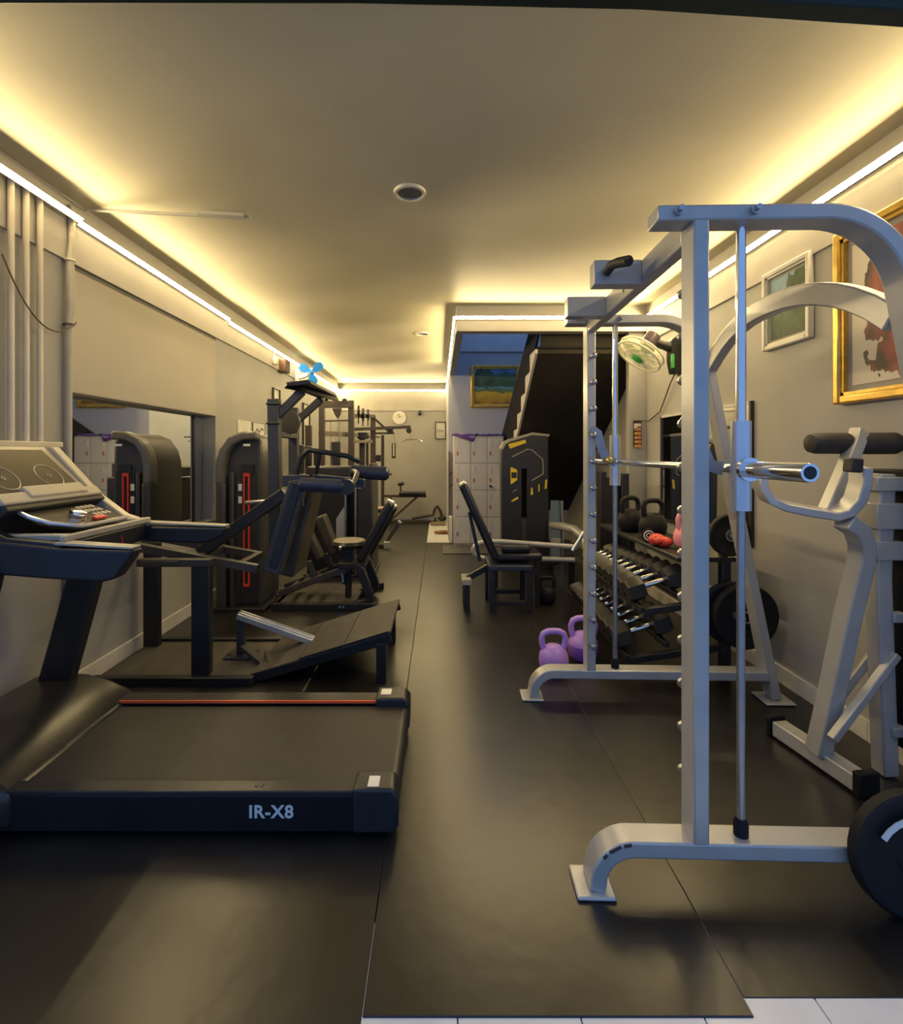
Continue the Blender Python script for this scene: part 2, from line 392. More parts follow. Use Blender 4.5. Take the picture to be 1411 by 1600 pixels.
# ------------------------------------------------------------------ LED strips
ZL = 2.69
def led(label, p0, p1, n):
    """aluminium channel on the wall with a glowing diffuser that faces into the room and a little upwards"""
    p0, p1 = V(p0), V(p1); t_ = (p1 - p0).normalized(); n = V(n).normalized(); n = (n + V((0, 0, LED_TILT))).normalized(); u = t_.cross(n).normalized()
    t = thing('led_strip', label, 'led strip', (p0 + p1) / 2, 'warm led strips'); L2 = (p1 - p0) / 2; m_ = (p0 + p1) / 2
    MB().obox(m_ - n * .006, L2, u * .016, n * .005).build('channel', M_white, t)
    up = u if u.z > 0 else -u
    MB().obox(m_ + up * .0165 + n * (-.0015), L2, up * .0015, n * .0095).build('glow_stop_lip', M_white, t)  # unseen lip, added to hold the strip's light off the ceiling
    o = MB().add([m_ - L2 - u * .014, m_ + L2 - u * .014, m_ + L2 + u * .014, m_ - L2 + u * .014], [(0, 1, 2, 3)])
    f = V(o.v[1] - o.v[0]).cross(o.v[2] - o.v[0])
    if f.dot(n) < 0: o.f = [(3, 2, 1, 0)]
    o.build('diffuser', M_led, t)
    return t
R_, L_, F_ = (1, 0, 0), (-1, 0, 0), (0, -1, 0)
led('warm led strip along the left wall top, nearest the entrance', (XL + .066, YF, ZL + .01), (XL + .066, 2.88, ZL), R_)
led('warm led strip above the left wall mirror header', (XL + .036, 2.9, ZL), (XL + .036, 4.98, ZL - .01), R_)
led('warm led strip along the far stretch of the left wall', (XL + .036, 4.98, ZL - .035), (XL + .036, YB - .03, ZL - .02), R_)
led('warm led strip across the back wall above the clock', (XL + .03, YB - .036, ZL - .02), (XS - .03, YB - .036, ZL - .02), F_)
led('warm led strip running down the corridor edge beside the stairwell', (XS - .018, YS - .01, ZL), (XS - .018, YB - .03, ZL - .02), L_)
led('warm led strip across the beam in front of the stairwell', (XS - .01, YS - .018, ZL), (XR - .03, YS - .018, ZL), F_)
led('warm led strip along the top of the right wall', (XR - .036, YF, ZL + .01), (XR - .036, YS - .01, ZL), L_)

# ------------------------------------------------------------------ wall and ceiling fittings
t = thing('wall_mirror', 'wide mirror under the beige header board on the left wall', 'mirror', (-2.225, 3.8, .75))
MB().box(-2.228, -2.218, 2.90, 4.72, .752, 1.712).build('glass', M_mirror, t)
MB().box(-2.229, -2.21, 4.55, 4.58, .752, 1.712).build('joint_strip', M_dark, t)
t = thing('wall_mirror', 'black edged mirror behind the dumbbell rack on the right wall', 'mirror', (XR, 3.9, .76))
MB().box(XR - .014, XR - .006, 3.30, 4.60, .78, 1.69).build('glass', M_mirror, t)
fr = MB(); fr.box(XR - .024, XR - .002, 3.28, 3.30, .76, 1.71).build('frame_edge', M_blackframe, t)
MB().box(XR - .024, XR - .002, 4.60, 4.62, .76, 1.71).build('frame_edge', M_blackframe, t)
MB().box(XR - .024, XR - .002, 3.30, 4.60, 1.69, 1.71).build('frame_edge', M_pale, t)
MB().box(XR - .024, XR - .002, 3.30, 4.60, .76, .78).build('frame_edge', M_blackframe, t)

for k, (px, ztop) in enumerate(((-18, 2.70), (6, 2.70), (30, 2.70), (52, 2.70))):
    Y = -XL * FPX / (VX - px)
    o = MB().tube([(XL + .034, Y, 1.43), (XL + .034, Y, 2.71)], .0145, 12).build('wall_pipe', M_cream, None)
    tag(o, ('cream vertical wall pipe at the left edge of the photo', 'cream vertical wall pipe, second from the left edge', 'cream vertical wall pipe, third from the left edge', 'cream vertical wall pipe, rightmost of the row')[k], 'pipe', 'vertical pipes on the left wall')
tag(MB().bar((XL + .035, 2.2, 1.415), (XL + .035, 2.74, 1.415), .06, .028).build('pipe_rail', M_cream, None, .004), 'cream horizontal rail carrying the vertical wall pipes', 'rail')
t = thing('pipe_boxing', 'lumpy cream pipe boxing beside the header board', 'pipe', (XL, 2.84, 0))
MB().tube([(XL + .03, 2.84, ZC - .05), (XL + .032, 2.845, 2.55), (XL + .03, 2.835, 2.45), (XL + .036, 2.84, 2.2), (XL + .03, 2.83, 2.08), (XL + .026, 2.83, 1.9), (XL + .024, 2.83, .1)],
          [.016, .018, .021, .024, .021, .019, .018], 10).build('pipe', mat('painted_boxing', (.44, .41, .35), .55), t)
MB().ring((XL + .03, 2.835, 2.45), (0, 0, 1), .023, .005).build('clip', M_cream, t)
MB().ring((XL + .028, 2.83, 2.09), (0, 0, 1), .024, .005).build('clip', M_cable, t)
def hang(p0, p1, sag, n=14):
    p0, p1 = V(p0), V(p1); return [p0.lerp(p1, i / n) - V((0, 0, sag * 4 * (i / n) * (1 - i / n))) for i in range(n + 1)]
tag(MB().tube(hang((XL + .06, 2.36, 2.30), (XL + .07, 2.83, 2.10), .17), .004, 6).build('hanging_cable', M_cable, None), 'thin brown cable sagging in front of the cream pipes', 'cable')
t = thing('ceiling_conduit', 'thin conduit crossing the ceiling near the left wall', 'conduit', (-1.6, 3.0, ZC - .03))
MB().tube([(XL + .03, 2.94, ZC - .022), (-1.6, 2.98, ZC - .03), (-1.13, 3.02, ZC - .03)], .010, 8).build('pipe', M_trim, t)
MB().bar((-1.42, 2.98, ZC - .03), (-1.16, 3.01, ZC - .03), .05, .02).build('sleeve', M_trim, t)
for (px, py, lab) in ((640.5, 299, 'round recessed downlight in the ceiling, the nearest one'), (660, 522, 'small recessed downlight far along the ceiling')):
    Y = (ZC - .010 - CH) * FPX / (VY - py); p = at(px, py, Y); p.z = ZC - sag(p.x, p.y) - .001
    t = thing('downlight', lab, 'downlight', p, 'recessed downlights')
    MB().lathe(p, (0, 0, -1), [(.068, -.002), (.070, .013), (.084, .011), (.089, -.004)], 28, cap=False).build('trim_ring', M_pale, t)
    MB().lathe(p + V((0, 0, .004)), (0, 0, -1), [(.001, .0), (.069, .0), (.069, .004), (.001, .004)], 24, cap=False).build('lens', mat('unlit_lens', (.16, .15, .14), .3), t)

def framed(label, wall, a0, a1, z0, z1, fw, m_frame, pic, mount=0.0, m_mount=M_mount, thick=.03, inner=None):
    """framed picture on a wall: wall = ('x', X, +-1) or ('y', Y, +-1); a0..a1 along the wall"""
    ax, W, sgn = wall
    def bx(mb, a, b, c, d, n0, n1):
        n0, n1 = sorted((W + sgn * n0, W + sgn * n1))
        return mb.box(n0, n1, a, b, c, d) if ax == 'x' else mb.box(a, b, n0, n1, c, d)
    mid = (a0 + a1) / 2
    t = thing('framed_picture', label, 'picture', (W, mid, z0) if ax == 'x' else (mid, W, z0))
    for (a, b, c, d) in ((a0, a0 + fw, z0, z1), (a1 - fw, a1, z0, z1), (a0 + fw, a1 - fw, z0, z0 + fw), (a0 + fw, a1 - fw, z1 - fw, z1)):
        o = bx(MB(), a, b, c, d, .001, thick).build('frame_side', m_frame, t, fw * .22)
    if inner:
        iw = fw * .35
        for (a, b, c, d) in ((a0 + fw, a0 + fw + iw, z0 + fw, z1 - fw), (a1 - fw - iw, a1 - fw, z0 + fw, z1 - fw), (a0 + fw, a1 - fw, z0 + fw, z0 + fw + iw), (a0 + fw, a1 - fw, z1 - fw - iw, z1 - fw)):
            bx(MB(), a, b, c, d, .002, thick * .7).build('inner_lip', inner, t)
    if mount: bx(MB(), a0 + fw, a1 - fw, z0 + fw, z1 - fw, .001, .008).build('mount', m_mount, t)
    q = fw + mount
    bx(MB(), a0 + q, a1 - q, z0 + q, z1 - q, .002, .011).build('canvas', pic, t)
    return t
P_forest = painting('forest_stream_painting', [(0, (.03, .06, .03)), (.3, (.05, .10, .05)), (.5, (.10, .14, .08)), (.6, (.30, .22, .22)), (.72, (.22, .34, .45)), (1, (.25, .40, .52))], blob=(.2, .62, .3, .5, (.02, .05, .02), (.06, .12, .04)), sc=8, amp=.30)
P_abstract = painting('abstract_red_painting', [(0, (.68, .62, .52)), (1, (.72, .66, .56))], blob=(.5, .52, .42, .50, (.10, .065, .05), (.44, .12, .09)), sc=2)
P_field = painting('yellow_field_landscape', [(0, (.10, .06, .02)), (.10, (.42, .22, .02)), (.30, (.55, .38, .03)), (.38, (.10, .16, .04)), (.47, (.12, .26, .30)), (.55, (.04, .10, .04)), (.8, (.06, .13, .08)), (.9, (.10, .25, .55)), (1, (.25, .35, .65))], blob=(.22, .70, .30, .26, (.02, .05, .03), (.07, .12, .06)), sc=5, amp=.20, ax='X')
framed('pale framed forest stream painting high on the right wall', ('x', XR, -1), 2.75, 3.155, 2.0, 2.475, .03, M_pale, P_forest, .028, M_mountg, .035, M_pale)
framed('large gilt framed abstract red and brown painting on the right wall', ('x', XR, -1), 1.93, 2.575, 1.615, 2.475, .042, M_gold, P_abstract, .045, M_mountg, .045, M_gold)
framed('gilt framed landscape with yellow field above the lockers', ('y', YW, -1), .50, 1.28, 2.09, 2.76, .045, M_gold, P_field, 0, M_mount, .04, M_gold)
P_sketch = painting('grey_sketch_print', [(0, (.5, .48, .45)), (.3, (.62, .6, .56)), (.5, (.35, .34, .32)), (.62, (.66, .64, .6)), (1, (.7, .68, .63))], sc=6, amp=.4)
framed('black framed sketch on the back wall beside the clock', ('y', YB, -1), -.08, .14, 1.66, 2.02, .015, M_blackframe, P_sketch, .02, M_paper)
framed('small dark framed certificate on the left wall above the machine hood', ('x', XL, 1), 6.35, 6.62, 1.85, 2.20, .015, M_blackframe, M_paper, .02, M_paper)
framed('tall dark framed picture on the left wall behind the squat machine', ('x', XL, 1), 7.75, 8.15, 1.30, 2.15, .02, M_blackframe, P_sketch, .03, M_paper)
framed('white paper notice on the left wall beside the red striped machine', ('x', XL, 1), 5.25, 5.62, 1.58, 1.72, .006, M_pale, M_paper, 0, M_paper, .008)
t = framed('white sign with a dark scribble on the left wall', ('x', XL, 1), 5.68, 6.05, 1.56, 1.72, .006, M_blackframe, M_paper, 0, M_paper, .012)
MB().tube([(XL + .014, 5.74, 1.60), (XL + .014, 5.80, 1.65), (XL + .014, 5.87, 1.61), (XL + .014, 5.94, 1.66), (XL + .014, 6.0, 1.64)], .006, 6).build('scribble', M_black, t)

# clock
p = at(624, 653, YB - .03)
t = thing('wall_clock', 'round white wall clock on the back wall', 'clock', (p.x, YB - .02, p.z))
MB().lathe((p.x, YB - .002, p.z), (0, -1, 0), [(.135, 0), (.135, .03), (.118, .034)], 30).build('case', M_white, t)
MB().lathe((p.x, YB - .036, p.z), (0, -1, 0), [(.115, 0), (.115, .003)], 30).build('dial', M_paper, t)
MB().bar((p.x, YB - .042, p.z), (p.x + .05, YB - .042, p.z + .04), .008, .004, (0, 0, 1)).build('hour_hand', M_black, t)
MB().bar((p.x, YB - .044, p.z), (p.x - .02, YB - .044, p.z + .085), .006, .004, (1, 0, 0)).build('minute_hand', M_black, t)
for k in range(12):
    a = k * PI / 6; MB().box(-.004, .004, -.001, .001, -.004, .004).build('hour_mark', M_black, t).location = (.1 * math.sin(a), -.02, .1 * math.cos(a))
p = at(656, 645, YB - .1)
t = thing('security_camera', 'tiny dark camera mounted on the back wall right of the clock', 'camera', (p.x, YB - .02, p.z))
MB().box(p.x - .03, p.x + .03, YB - .03, YB - .001, p.z, p.z + .05).build('bracket', M_black, t)
MB().lathe((p.x, YB - .03, p.z), (0, -1, -.3), [(.03, 0), (.035, .03), (.035, .09), (.02, .1)], 14).build('body', M_black, t)

# blue bladed wall fan on the left wall
Y = 7.2; fc = at(487, 581, Y); hubn = V((.45, -.85, -.1)).normalized()
t = thing('wall_fan', 'wall fan with bright blue blades near the left led strip', 'fan', (XL, Y + .2, fc.z - .1))
MB().box(XL, XL + .05, Y + .12, Y + .28, fc.z - .22, fc.z + .06).build('wall_bracket', M_white, t, .01)
MB().bar((XL + .04, Y + .2, fc.z - .06), fc + V((-.03, .10, 0)), .05, .05).build('arm', M_white, t)
MB().lathe(fc - hubn * .13, hubn, [(.04, 0), (.06, .03), (.06, .09), (.03, .12)], 16).build('motor', M_white, t)
x, y_ = orient(hubn)
for k in range(3):
    a = 2 * PI * k / 3 + math.radians(35); d = (x * math.cos(a) + y_ * math.sin(a)); e = hubn.cross(d)
    pts = [fc + d * .02 + e * .012, fc + d * .07 + e * .06, fc + d * .14 + e * .075, fc + d * .19 + e * .04, fc + d * .19 - e * .02, fc + d * .14 - e * .055, fc + d * .07 - e * .045, fc + d * .02 - e * .012]
    pts = [q + hubn * (.15 * (q - fc).dot(e)) for q in pts]
    MB().prism(pts, hubn * .006).build('blade', M_blueplastic, t)
MB().lathe(fc - hubn * .01, hubn, [(.03, 0), (.03, .03), (.015, .045)], 14).build('hub_cap', M_blueplastic, t)
tag(MB().box(XL + .001, XL + .11, 6.58, 6.76, 2.43, 2.60).build('wall_speaker', M_brown, None, .01), 'small brown box speaker on the left wall beside the blue fan', 'speaker')
t = thing('wall_bulb', 'small cream lamp hanging high on the left wall', 'lamp', (XL, 6.35, 2.45))
MB().tube([(XL + .03, 6.35, 2.66), (XL + .03, 6.35, 2.58)], .008, 8).build('stem', M_cream, t)
MB().lathe((XL + .045, 6.35, 2.59), (0, 0, -1), [(.02, 0), (.042, .03), (.042, .09), (.03, .11)], 14).build('shade', M_cream, t)

# caged fan on the right wall
Y = 4.28; fc = at(1003, 550, Y); n = V((-.596, -.08, -.797)).normalized()
t = thing('caged_wall_fan', 'cream caged wall fan with green hub beside the smith machine', 'fan', (XR, 4.3, fc.z - .15))
mp = at(1052, 555, 4.30)
MB().prism([(XR - .09, 4.24, mp.z + .12), (XR - .06, 4.24, mp.z + .15), (XR - .001, 4.24, mp.z + .15), (XR - .001, 4.24, mp.z - .16), (XR - .07, 4.24, mp.z - .16), (XR - .09, 4.24, mp.z - .05)], (0, .11, 0)).build('wall_bracket', M_black, t, .008)
MB().box(XR - .095, XR - .07, 4.235, 4.262, mp.z - .12, mp.z - .0).build('switch_panel', M_green, t, .005)
MB().tube([(XR - .06, 4.29, mp.z + .06), (XR - .14, 4.29, mp.z + .08), fc - n * .12], [.05, .035, .04], 10).build('arm', M_black, t)
MB().lathe(fc - n * .20, n, [(.03, 0), (.06, .02), (.065, .10), (.05, .13)], 16).build('motor', mat('fan_motor_purple', (.10, .07, .09), .4), t)
R = .195
cage = t and MB()
for k in range(4): cage.ring(fc + n * (.05 - .0 * k) - n * (.05 if k % 2 else 0), n, R if k < 2 else R * .55, .004 if k > 1 else .009, 36, 6)
cage.build('cage_rim', M_fancage, t)
wires = MB(); x, y_ = orient(n)
for k in range(56):
    a = 2 * PI * k / 56; d = x * math.cos(a) + y_ * math.sin(a)
    wires.tube([fc + n * .075 + d * .05, fc + n * .07 + d * .13, fc + n * .05 + d * R], .0022, 4)
    wires.tube([fc - n * .05 + d * .05, fc - n * .04 + d * .14, fc + d * R], .0022, 4)
wo = wires.build('cage_wires', M_fancage, t); wo['kind'] = 'stuff'
for k in range(3):
    a = 2 * PI * k / 3; d = x * math.cos(a) + y_ * math.sin(a); e = n.cross(d)
    MB().prism([fc + d * .02 + e * .02, fc + d * .10 + e * .085, fc + d * .165 + e * .07, fc + d * .18 - e * .02, fc + d * .10 - e * .05, fc + d * .02 - e * .02], n * .006).build('blade', M_fanblade, t)
MB().lathe(fc + n * .06, n, [(.05, 0), (.05, .02), (.03, .03)], 20).build('hub_badge', M_green, t)
tag(MB().tube([(XR - .04, 4.3, mp.z - .16), (XR - .03, 4.40, 1.98), (XR - .025, 4.62, 1.75), (XR - .03, 4.85, 1.68), (XR - .10, 4.975, 1.69), (1.95, 4.972, 1.67), (1.93, 4.972, 1.63)], .006, 6).build('fan_cable', M_cable, None), 'brown cable hanging from the caged fan to the pillar socket', 'cable')
t = thing('hanging_plaque', 'narrow dark plaque with orange cells on the right pillar', 'sign', (1.96, 4.975, 1.43))
q0, q1 = at(990, 698, 4.97), at(1002, 657, 4.97)
MB().box(q0.x, q1.x, 4.962, 4.979, q0.z, q1.z).build('backing', M_blackframe, t)
for k in range(6):
    zc = q1.z - .030 - k * .041
    MB().box(q0.x + .030, q1.x - .008, 4.955, 4.9625, zc - .030, zc).build('printed_cell', M_orange if k else M_paper, t)
    if k: MB().box(q0.x + .008, q0.x + .026, 4.955, 4.9625, zc - .028, zc - .004).build('numeral_cell', M_yellow, t)
tag(MB().box(1.915, 1.945, 4.955, 4.979, 1.60, 1.66).build('wall_socket', M_cream, None, .004), 'cream wall socket above the orange plaque on the pillar', 'socket')

# ------------------------------------------------------------------ SMITH MACHINE
sm = thing('smith_machine', 'large silver smith machine with curved frame and pull up grips', 'smith machine', (.81, 1.6, 0), rz=math.radians(-1.65))
def frame_end(Y0, nm):
    yc = Y0 + .045; W = (0, 1, 0)
    # base beam with a curved foot
    path = [V((.490, yc, .012)), V((.496, yc, .04))] + arc((.605, .035), .110, 165, 90, 8, 'xz', yc) + [V((1.775, yc, .145))]
    MB().band(path, W, .09, .05).build('base_beam', M_silver, sm, .006)
    MB().box(.783, .832, Y0, Y0 + .09, .165, 2.09).build('upright', M_silver, sm, .006)
    path = [V((.675, yc, 2.11)), V((1.19, yc, 2.11))] + arc((1.19, 1.85), .26, 88, 11.3, 14, 'xz', yc)
    e = path[-1]; path.append(V((e.x + e.z * .2 - .008, yc, .02)))
    MB().band(path, W, .09, .048).build('curved_leg', M_silver, sm, .006)
    MB().prism([V((.425, Y0 - .02, .002)), V((.545, Y0 - .02, .002)), V((.545, Y0 + .11, .002)), V((.425, Y0 + .11, .002))], (0, 0, .012)).build('foot_plate', M_silver, sm, .006)
    MB().box(1.74, 1.90, Y0 - .03, Y0 + .12, .002, .014).build('foot_plate', M_silver, sm, .006)
    for bx_ in (.735, .965):
        MB().lathe((bx_, Y0 + .001, 2.112), (0, -1, 0), [(.014, 0), (.014, .012), (.009, .013), (.009, .03)], 10).build('bolt', M_steel, sm)
    # guide rod
    MB().tube([(.95, yc, .17), (.95, yc, 1.19)], .0125, 14).build('guide_rod', M_steel, sm)
    MB().tube([(.95, yc, 1.45), (.95, yc, 2.09)], .015, 14).build('guide_rod', M_chrome, sm)
    MB().lathe((.95, yc, .168), (0, 0, 1), [(.022, 0), (.022, .04), (.014, .055)], 14).build('rubber_stop', M_rubber, sm)
for a_, l_ in ((118, .02), (100, .012), (135, .008)):
    ca, sa = math.cos(math.radians(a_)), math.sin(math.radians(a_)); q_ = V((.605 + .128 * ca, 1.5495, .035 + .128 * sa))
    MB().obox(q_, V((-sa, 0, ca)) * l_, V((ca, 0, sa)) * .005, V((0, .0012, 0))).build('paint_chip', M_scuff, sm)
frame_end(1.55, 'near'); frame_end(2.79, 'far')
for Y0, sg in ((1.64, 1), (2.79, -1)):
    for k in range(12):
        z = 1.90 - .144 * k
        if z < .25: continue
        MB().lathe((.808, Y0, z), (0, sg, 0), [(.010, 0), (.010, .035), (.016, .036), (.016, .05), (.008, .056)], 10).build('catch_peg', M_steel, sm)
MB().box(.785, .833, 1.64, 2.79, 2.04, 2.13).build('top_beam', M_silver, sm, .006)
for Y0 in (1.984, 2.45):
    MB().box(.60, .786, Y0, Y0 + .07, 2.035, 2.131).build('grip_block', M_silver, sm, .004)
hp = [at(945, 425, 1.984), at(947, 421, 1.955), at(952, 414, 1.93), at(962, 410, 1.90), at(974, 408, 1.87), at(980, 407, 1.85)]
MB().tube(hp, [.016, .018, .018, .019, .020, .020], 14).build('pull_up_grip', M_foam, sm)
# dark lettering remnants on the beam side
for yy, zz, hh in ((2.20, 2.07, .02), (2.17, 2.08, .05), (2.145, 2.075, .05), (2.09, 2.08, .06), (2.07, 2.08, .02), (2.05, 2.085, .055), (2.02, 2.09, .04)):
    MB().box(.7835, .786, yy - .007, yy + .007, zz, zz + hh).build('worn_letter', M_scuff, sm)
# arched side brace
br = []
for i in range(17):
    u = i / 16; Yv = 1.64 + 1.24 * u; z = 1.80 + .22 * (1 - abs(2 * u - 1) ** 2.4); br.append(V((1.455 + .012 * math.cos(u * 6.28), Yv, z)))
MB().band(br, (1, 0, 0), .05, .085).build('arched_brace', M_silver, sm, .006)
# carriage and bar
bar = MB().tube([(.95, 1.56, 1.32), (.95, 2.90, 1.32)], .0145, 14).build('bar', M_chrome, sm)
MB().lathe((.95, 1.285, 1.32), (0, 1, 0), [(.0155, .004), (.017, .0), (.0235, .0), (.0255, .004), (.0255, .27)], 24, cap=False).build('weight_sleeve', M_chrome, bar)
MB().lathe((.95, 1.287, 1.32), (0, 1, 0), [(.016, 0), (.016, .012)], 18).build('sleeve_end', M_black, bar)
MB().lathe((.95, 2.88, 1.32), (0, 1, 0), [(.0255, 0), (.0255, .27)], 24).build('weight_sleeve', M_chrome, bar)
for Yc in (1.54, 2.85): MB().lathe((.95, Yc, 1.32), (0, 1, 0), [(.036, 0), (.036, .018)], 20).build('collar', M_chrome, bar)
for yc in (1.595, 2.835):
    MB().lathe((.95, yc, 1.19), (0, 0, 1), [(.0295, 0), (.0295, .28), (.02, .281)], 20).build('slide_sleeve', M_alu, sm)
MB().band([(.93, 2.77, 1.32), (.885, 2.77, 1.33), (.855, 2.77, 1.40), (.835, 2.77, 1.48), (.805, 2.77, 1.50)], (0, 1, 0), .012, .045).build('catch_hook', mat('blue_grey_steel', (.30, .34, .40), .4, metal=.5), sm)
MB().band([(.93, 1.665, 1.32), (.885, 1.665, 1.33), (.855, 1.665, 1.40), (.835, 1.665, 1.48), (.805, 1.665, 1.50)], (0, 1, 0), .012, .045).build('catch_hook', MATS['blue_grey_steel'], sm)
MB().lathe((.89, 2.755, 1.33), (0, -1, 0), [(.02, 0), (.02, .02), (.012, .03)], 12).build('hook_knob', M_gold, sm)

def plate(label, c, axis, r, th, hole=.026, group=None, mark=False):
    c = V(c); t = thing('weight_plate', label, 'weight plate', c - V((0, 0, r)), group)
    MB().lathe(c - V(axis).normalized() * th / 2, axis, [(hole, .1 * th), (hole, th * .9), (r * .30, th), (r * .34, th * .86), (r * .80, th * .86), (r * .86, th), (r * .96, th), (r, th * .85), (r, th * .15), (r * .96, 0), (r * .86, 0), (r * .80, th * .14), (r * .34, th * .14), (r * .30, 0), (hole, .1 * th)], 36, cap=False).build('disc', M_rubber, t)
    MB().lathe(c - V(axis).normalized() * th * .52, axis, [(hole, 0), (hole + .010, 0), (hole + .010, th * 1.04), (hole, th * 1.04)], 20, cap=False).build('hub_ring', M_steel, t)
    return t
pl = plate('black rubber weight plate leaning at the smith machine base, lower right', (1.405, 1.505, .178), (0, -1, .08), .178, .045)
c = V((1.405, 1.505, .178)); mk = []
for i in range(9):
    a = math.radians(150 - i * 14); mk.append(c + V((.115 * math.cos(a), -.0215, .115 * math.sin(a))))
MB().band(mk, (0, 1, 0), .004, .018).build('white_mark', M_white, pl)

# ------------------------------------------------------------------ silver dip / roman chair frame by the right wall
rc = thing('roman_chair', 'silver exercise frame with foam roller by the right wall', 'gym machine', (1.72, 2.2, 0))
MB().bar((1.64, 2.44, .045), (1.70, 2.02, .045), .075, .07).build('base_rail', M_silver, rc, .006)
MB().bar((1.702, 2.035, .05), (1.707, 2.0, .05), .095, .10).build('end_cap', M_rubber, rc, .006)
MB().bar((1.638, 2.445, .05), (1.634, 2.47, .05), .09, .095).build('end_cap', M_rubber, rc, .006)
lp = [at(1278, 1185, 2.20), at(1300, 1080, 2.18), at(1325, 960, 2.14), at(1345, 880, 2.10), at(1347, 850, 2.08), at(1338, 828, 2.06), at(1318, 814, 2.05)]
lp[0].z = .06
MB().band(lp, (0, 1, 0), .085, .062).build('main_leg', M_silver, rc, .006)
hp = [at(1186, 742, 2.22), at(1188, 762, 2.21), at(1200, 780, 2.19), at(1222, 790, 2.17), at(1262, 798, 2.13), at(1300, 804, 2.08), at(1320, 798, 2.05), at(1336, 780, 2.03), at(1344, 755, 2.02), at(1345, 728, 2.02)]
MB().band(hp, (.18, 1, .12), .10, .036).build('curved_handle', M_silver, rc, .006)
MB().bar(at(1334, 716, 1.97), at(1332, 738, 1.97), .045, .05, (1, 0, 0)).build('rubber_plug', M_foam, rc, .006)
MB().band([at(1292, 800, 2.12), at(1318, 740, 2.16), at(1338, 690, 2.20), at(1343, 672, 2.22)], (0, 1, 0), .06, .05).build('pad_post', M_silver, rc, .005)
rz = CH + .043
MB().lathe((1.62, 2.22, rz), (1, 0, 0), [(.025, 0), (.040, .008), (.046, .03), (.047, .165), (.043, .175)], 20).build('foam_roller', M_foam, rc)
MB().lathe((1.835, 2.22, rz), (1, 0, 0), [(.043, 0), (.048, .012), (.048, .165), (.04, .18)], 20).build('foam_roller', M_foam, rc)
MB().tube([(1.64, 2.22, rz), (2.0, 2.22, rz)], .015, 10).build('roller_axle', M_steel, rc)
post = [at(1383, 1178, 2.16), at(1372, 900, 2.16), at(1378, 740, 2.16)]; post[0].z = .005
MB().band(post, (0, 1, 0), .07, .065).build('rear_post', M_silver, rc, .006)
MB().bar(at(1312, 1090, 2.26), at(1366, 1018, 2.20), .035, .03).build('brace', M_silver, rc, .004)
MB().bar(at(1300, 1155, 2.10), at(1400, 1022, 2.12), .035, .03).build('brace', M_silver, rc, .004)
for z0, z1 in ((1.21, 1.27), (1.05, 1.16), (.92, 1.00)):
    MB().box(1.83, 1.945, 2.11, 2.21, z0, z1).build('clamp_block', M_silver, rc, .005)
for z in (1.13, .68, .20): MB().bar((1.90, 2.13, z), (2.02, 2.13, z), .04, .04).build('side_arm', M_silver, rc, .004)
MB().box(1.955, 2.028, 2.06, 2.30, .12, 1.30).build('black_backboard', M_rubber, rc, .008)

# ------------------------------------------------------------------ TREADMILL
tm = thing('treadmill', 'black treadmill with red side line in the left foreground', 'treadmill', (-1.0, 2.15, 0))
MB().box(-1.60, -.20, 1.802, 1.83, .02, .150).build('side_skirt', M_gloss, tm, .004)
MB().box(-1.62, -.27, 1.80, 1.862, .148, .166).build('side_rail', M_dark, tm, .004)
MB().box(-1.60, -.20, 2.49, 2.53, .02, .150).build('side_skirt', M_gloss, tm, .004)
MB().box(-1.62, -.25, 2.452, 2.535, .148, .172).build('side_rail', M_dark, tm, .004)
MB().box(-1.61, -.255, 2.444, 2.4515, .160, .172).build('red_side_line', M_redline, tm)
MB().box(-1.66, -.155, 1.864, 2.444, .128, .150).build('running_belt', M_belt, tm, .008)
MB().box(-1.60, -.20, 1.87, 2.44, .06, .126).build('deck_board', M_black, tm)
def endcap(y0, y1, zt):
    pts = [(-.305, y0, .025), (-.16, y0, .025), (-.142, y0, .05), (-.142, y0, zt - .03), (-.165, y0, zt), (-.305, y0, zt)]
    return MB().prism(pts, (0, y1 - y0, 0)).build('end_cap', M_dark, tm, .010, seg=3)
endcap(1.785, 1.895, .182); endcap(2.43, 2.555, .190)
MB().lathe((-.175, 1.897, .118), (0, 1, 0), [(.034, 0), (.034, .53)], 18).build('rear_roller', M_black, tm)
MB().box(-.255, -.215, 1.80, 1.86, .182, .1835).build('white_sticker', M_white, tm)
MB().box(-.285, -.235, 2.47, 2.53, .190, .1915).build('white_sticker', M_white, tm)
for xx in (-.66, -.64): MB().box(xx - .006, xx + .006, 1.825, 1.840, .1655, .1675).build('rail_mark', M_black, tm)
text_mesh('model_lettering', 'IR-X8', .063, (-.679, 1.8015, .071), (1, 0, 0), (0, 0, 1), M_white, tm, .0016)
hood = [(-1.52, 1.78, .152), (-1.57, 1.78, .185), (-1.66, 1.78, .228), (-1.78, 1.78, .258), (-1.93, 1.78, .262), (-2.05, 1.78, .24), (-2.05, 1.78, .03), (-1.52, 1.78, .03)]
MB().prism(hood, (0, .79, 0)).build('motor_hood', mat('hood_plastic', (.024, .023, .022), .27, bump=.08, bscale=5), tm, .03, seg=4)
for yc in (2.50, 1.87):
    MB().band([(-1.90, yc, .20), (-1.83, yc, .45), (-1.735, yc, .80), (-1.69, yc, .98)], (0, 1, 0), .07, .15).build('upright', M_black, tm, .012)
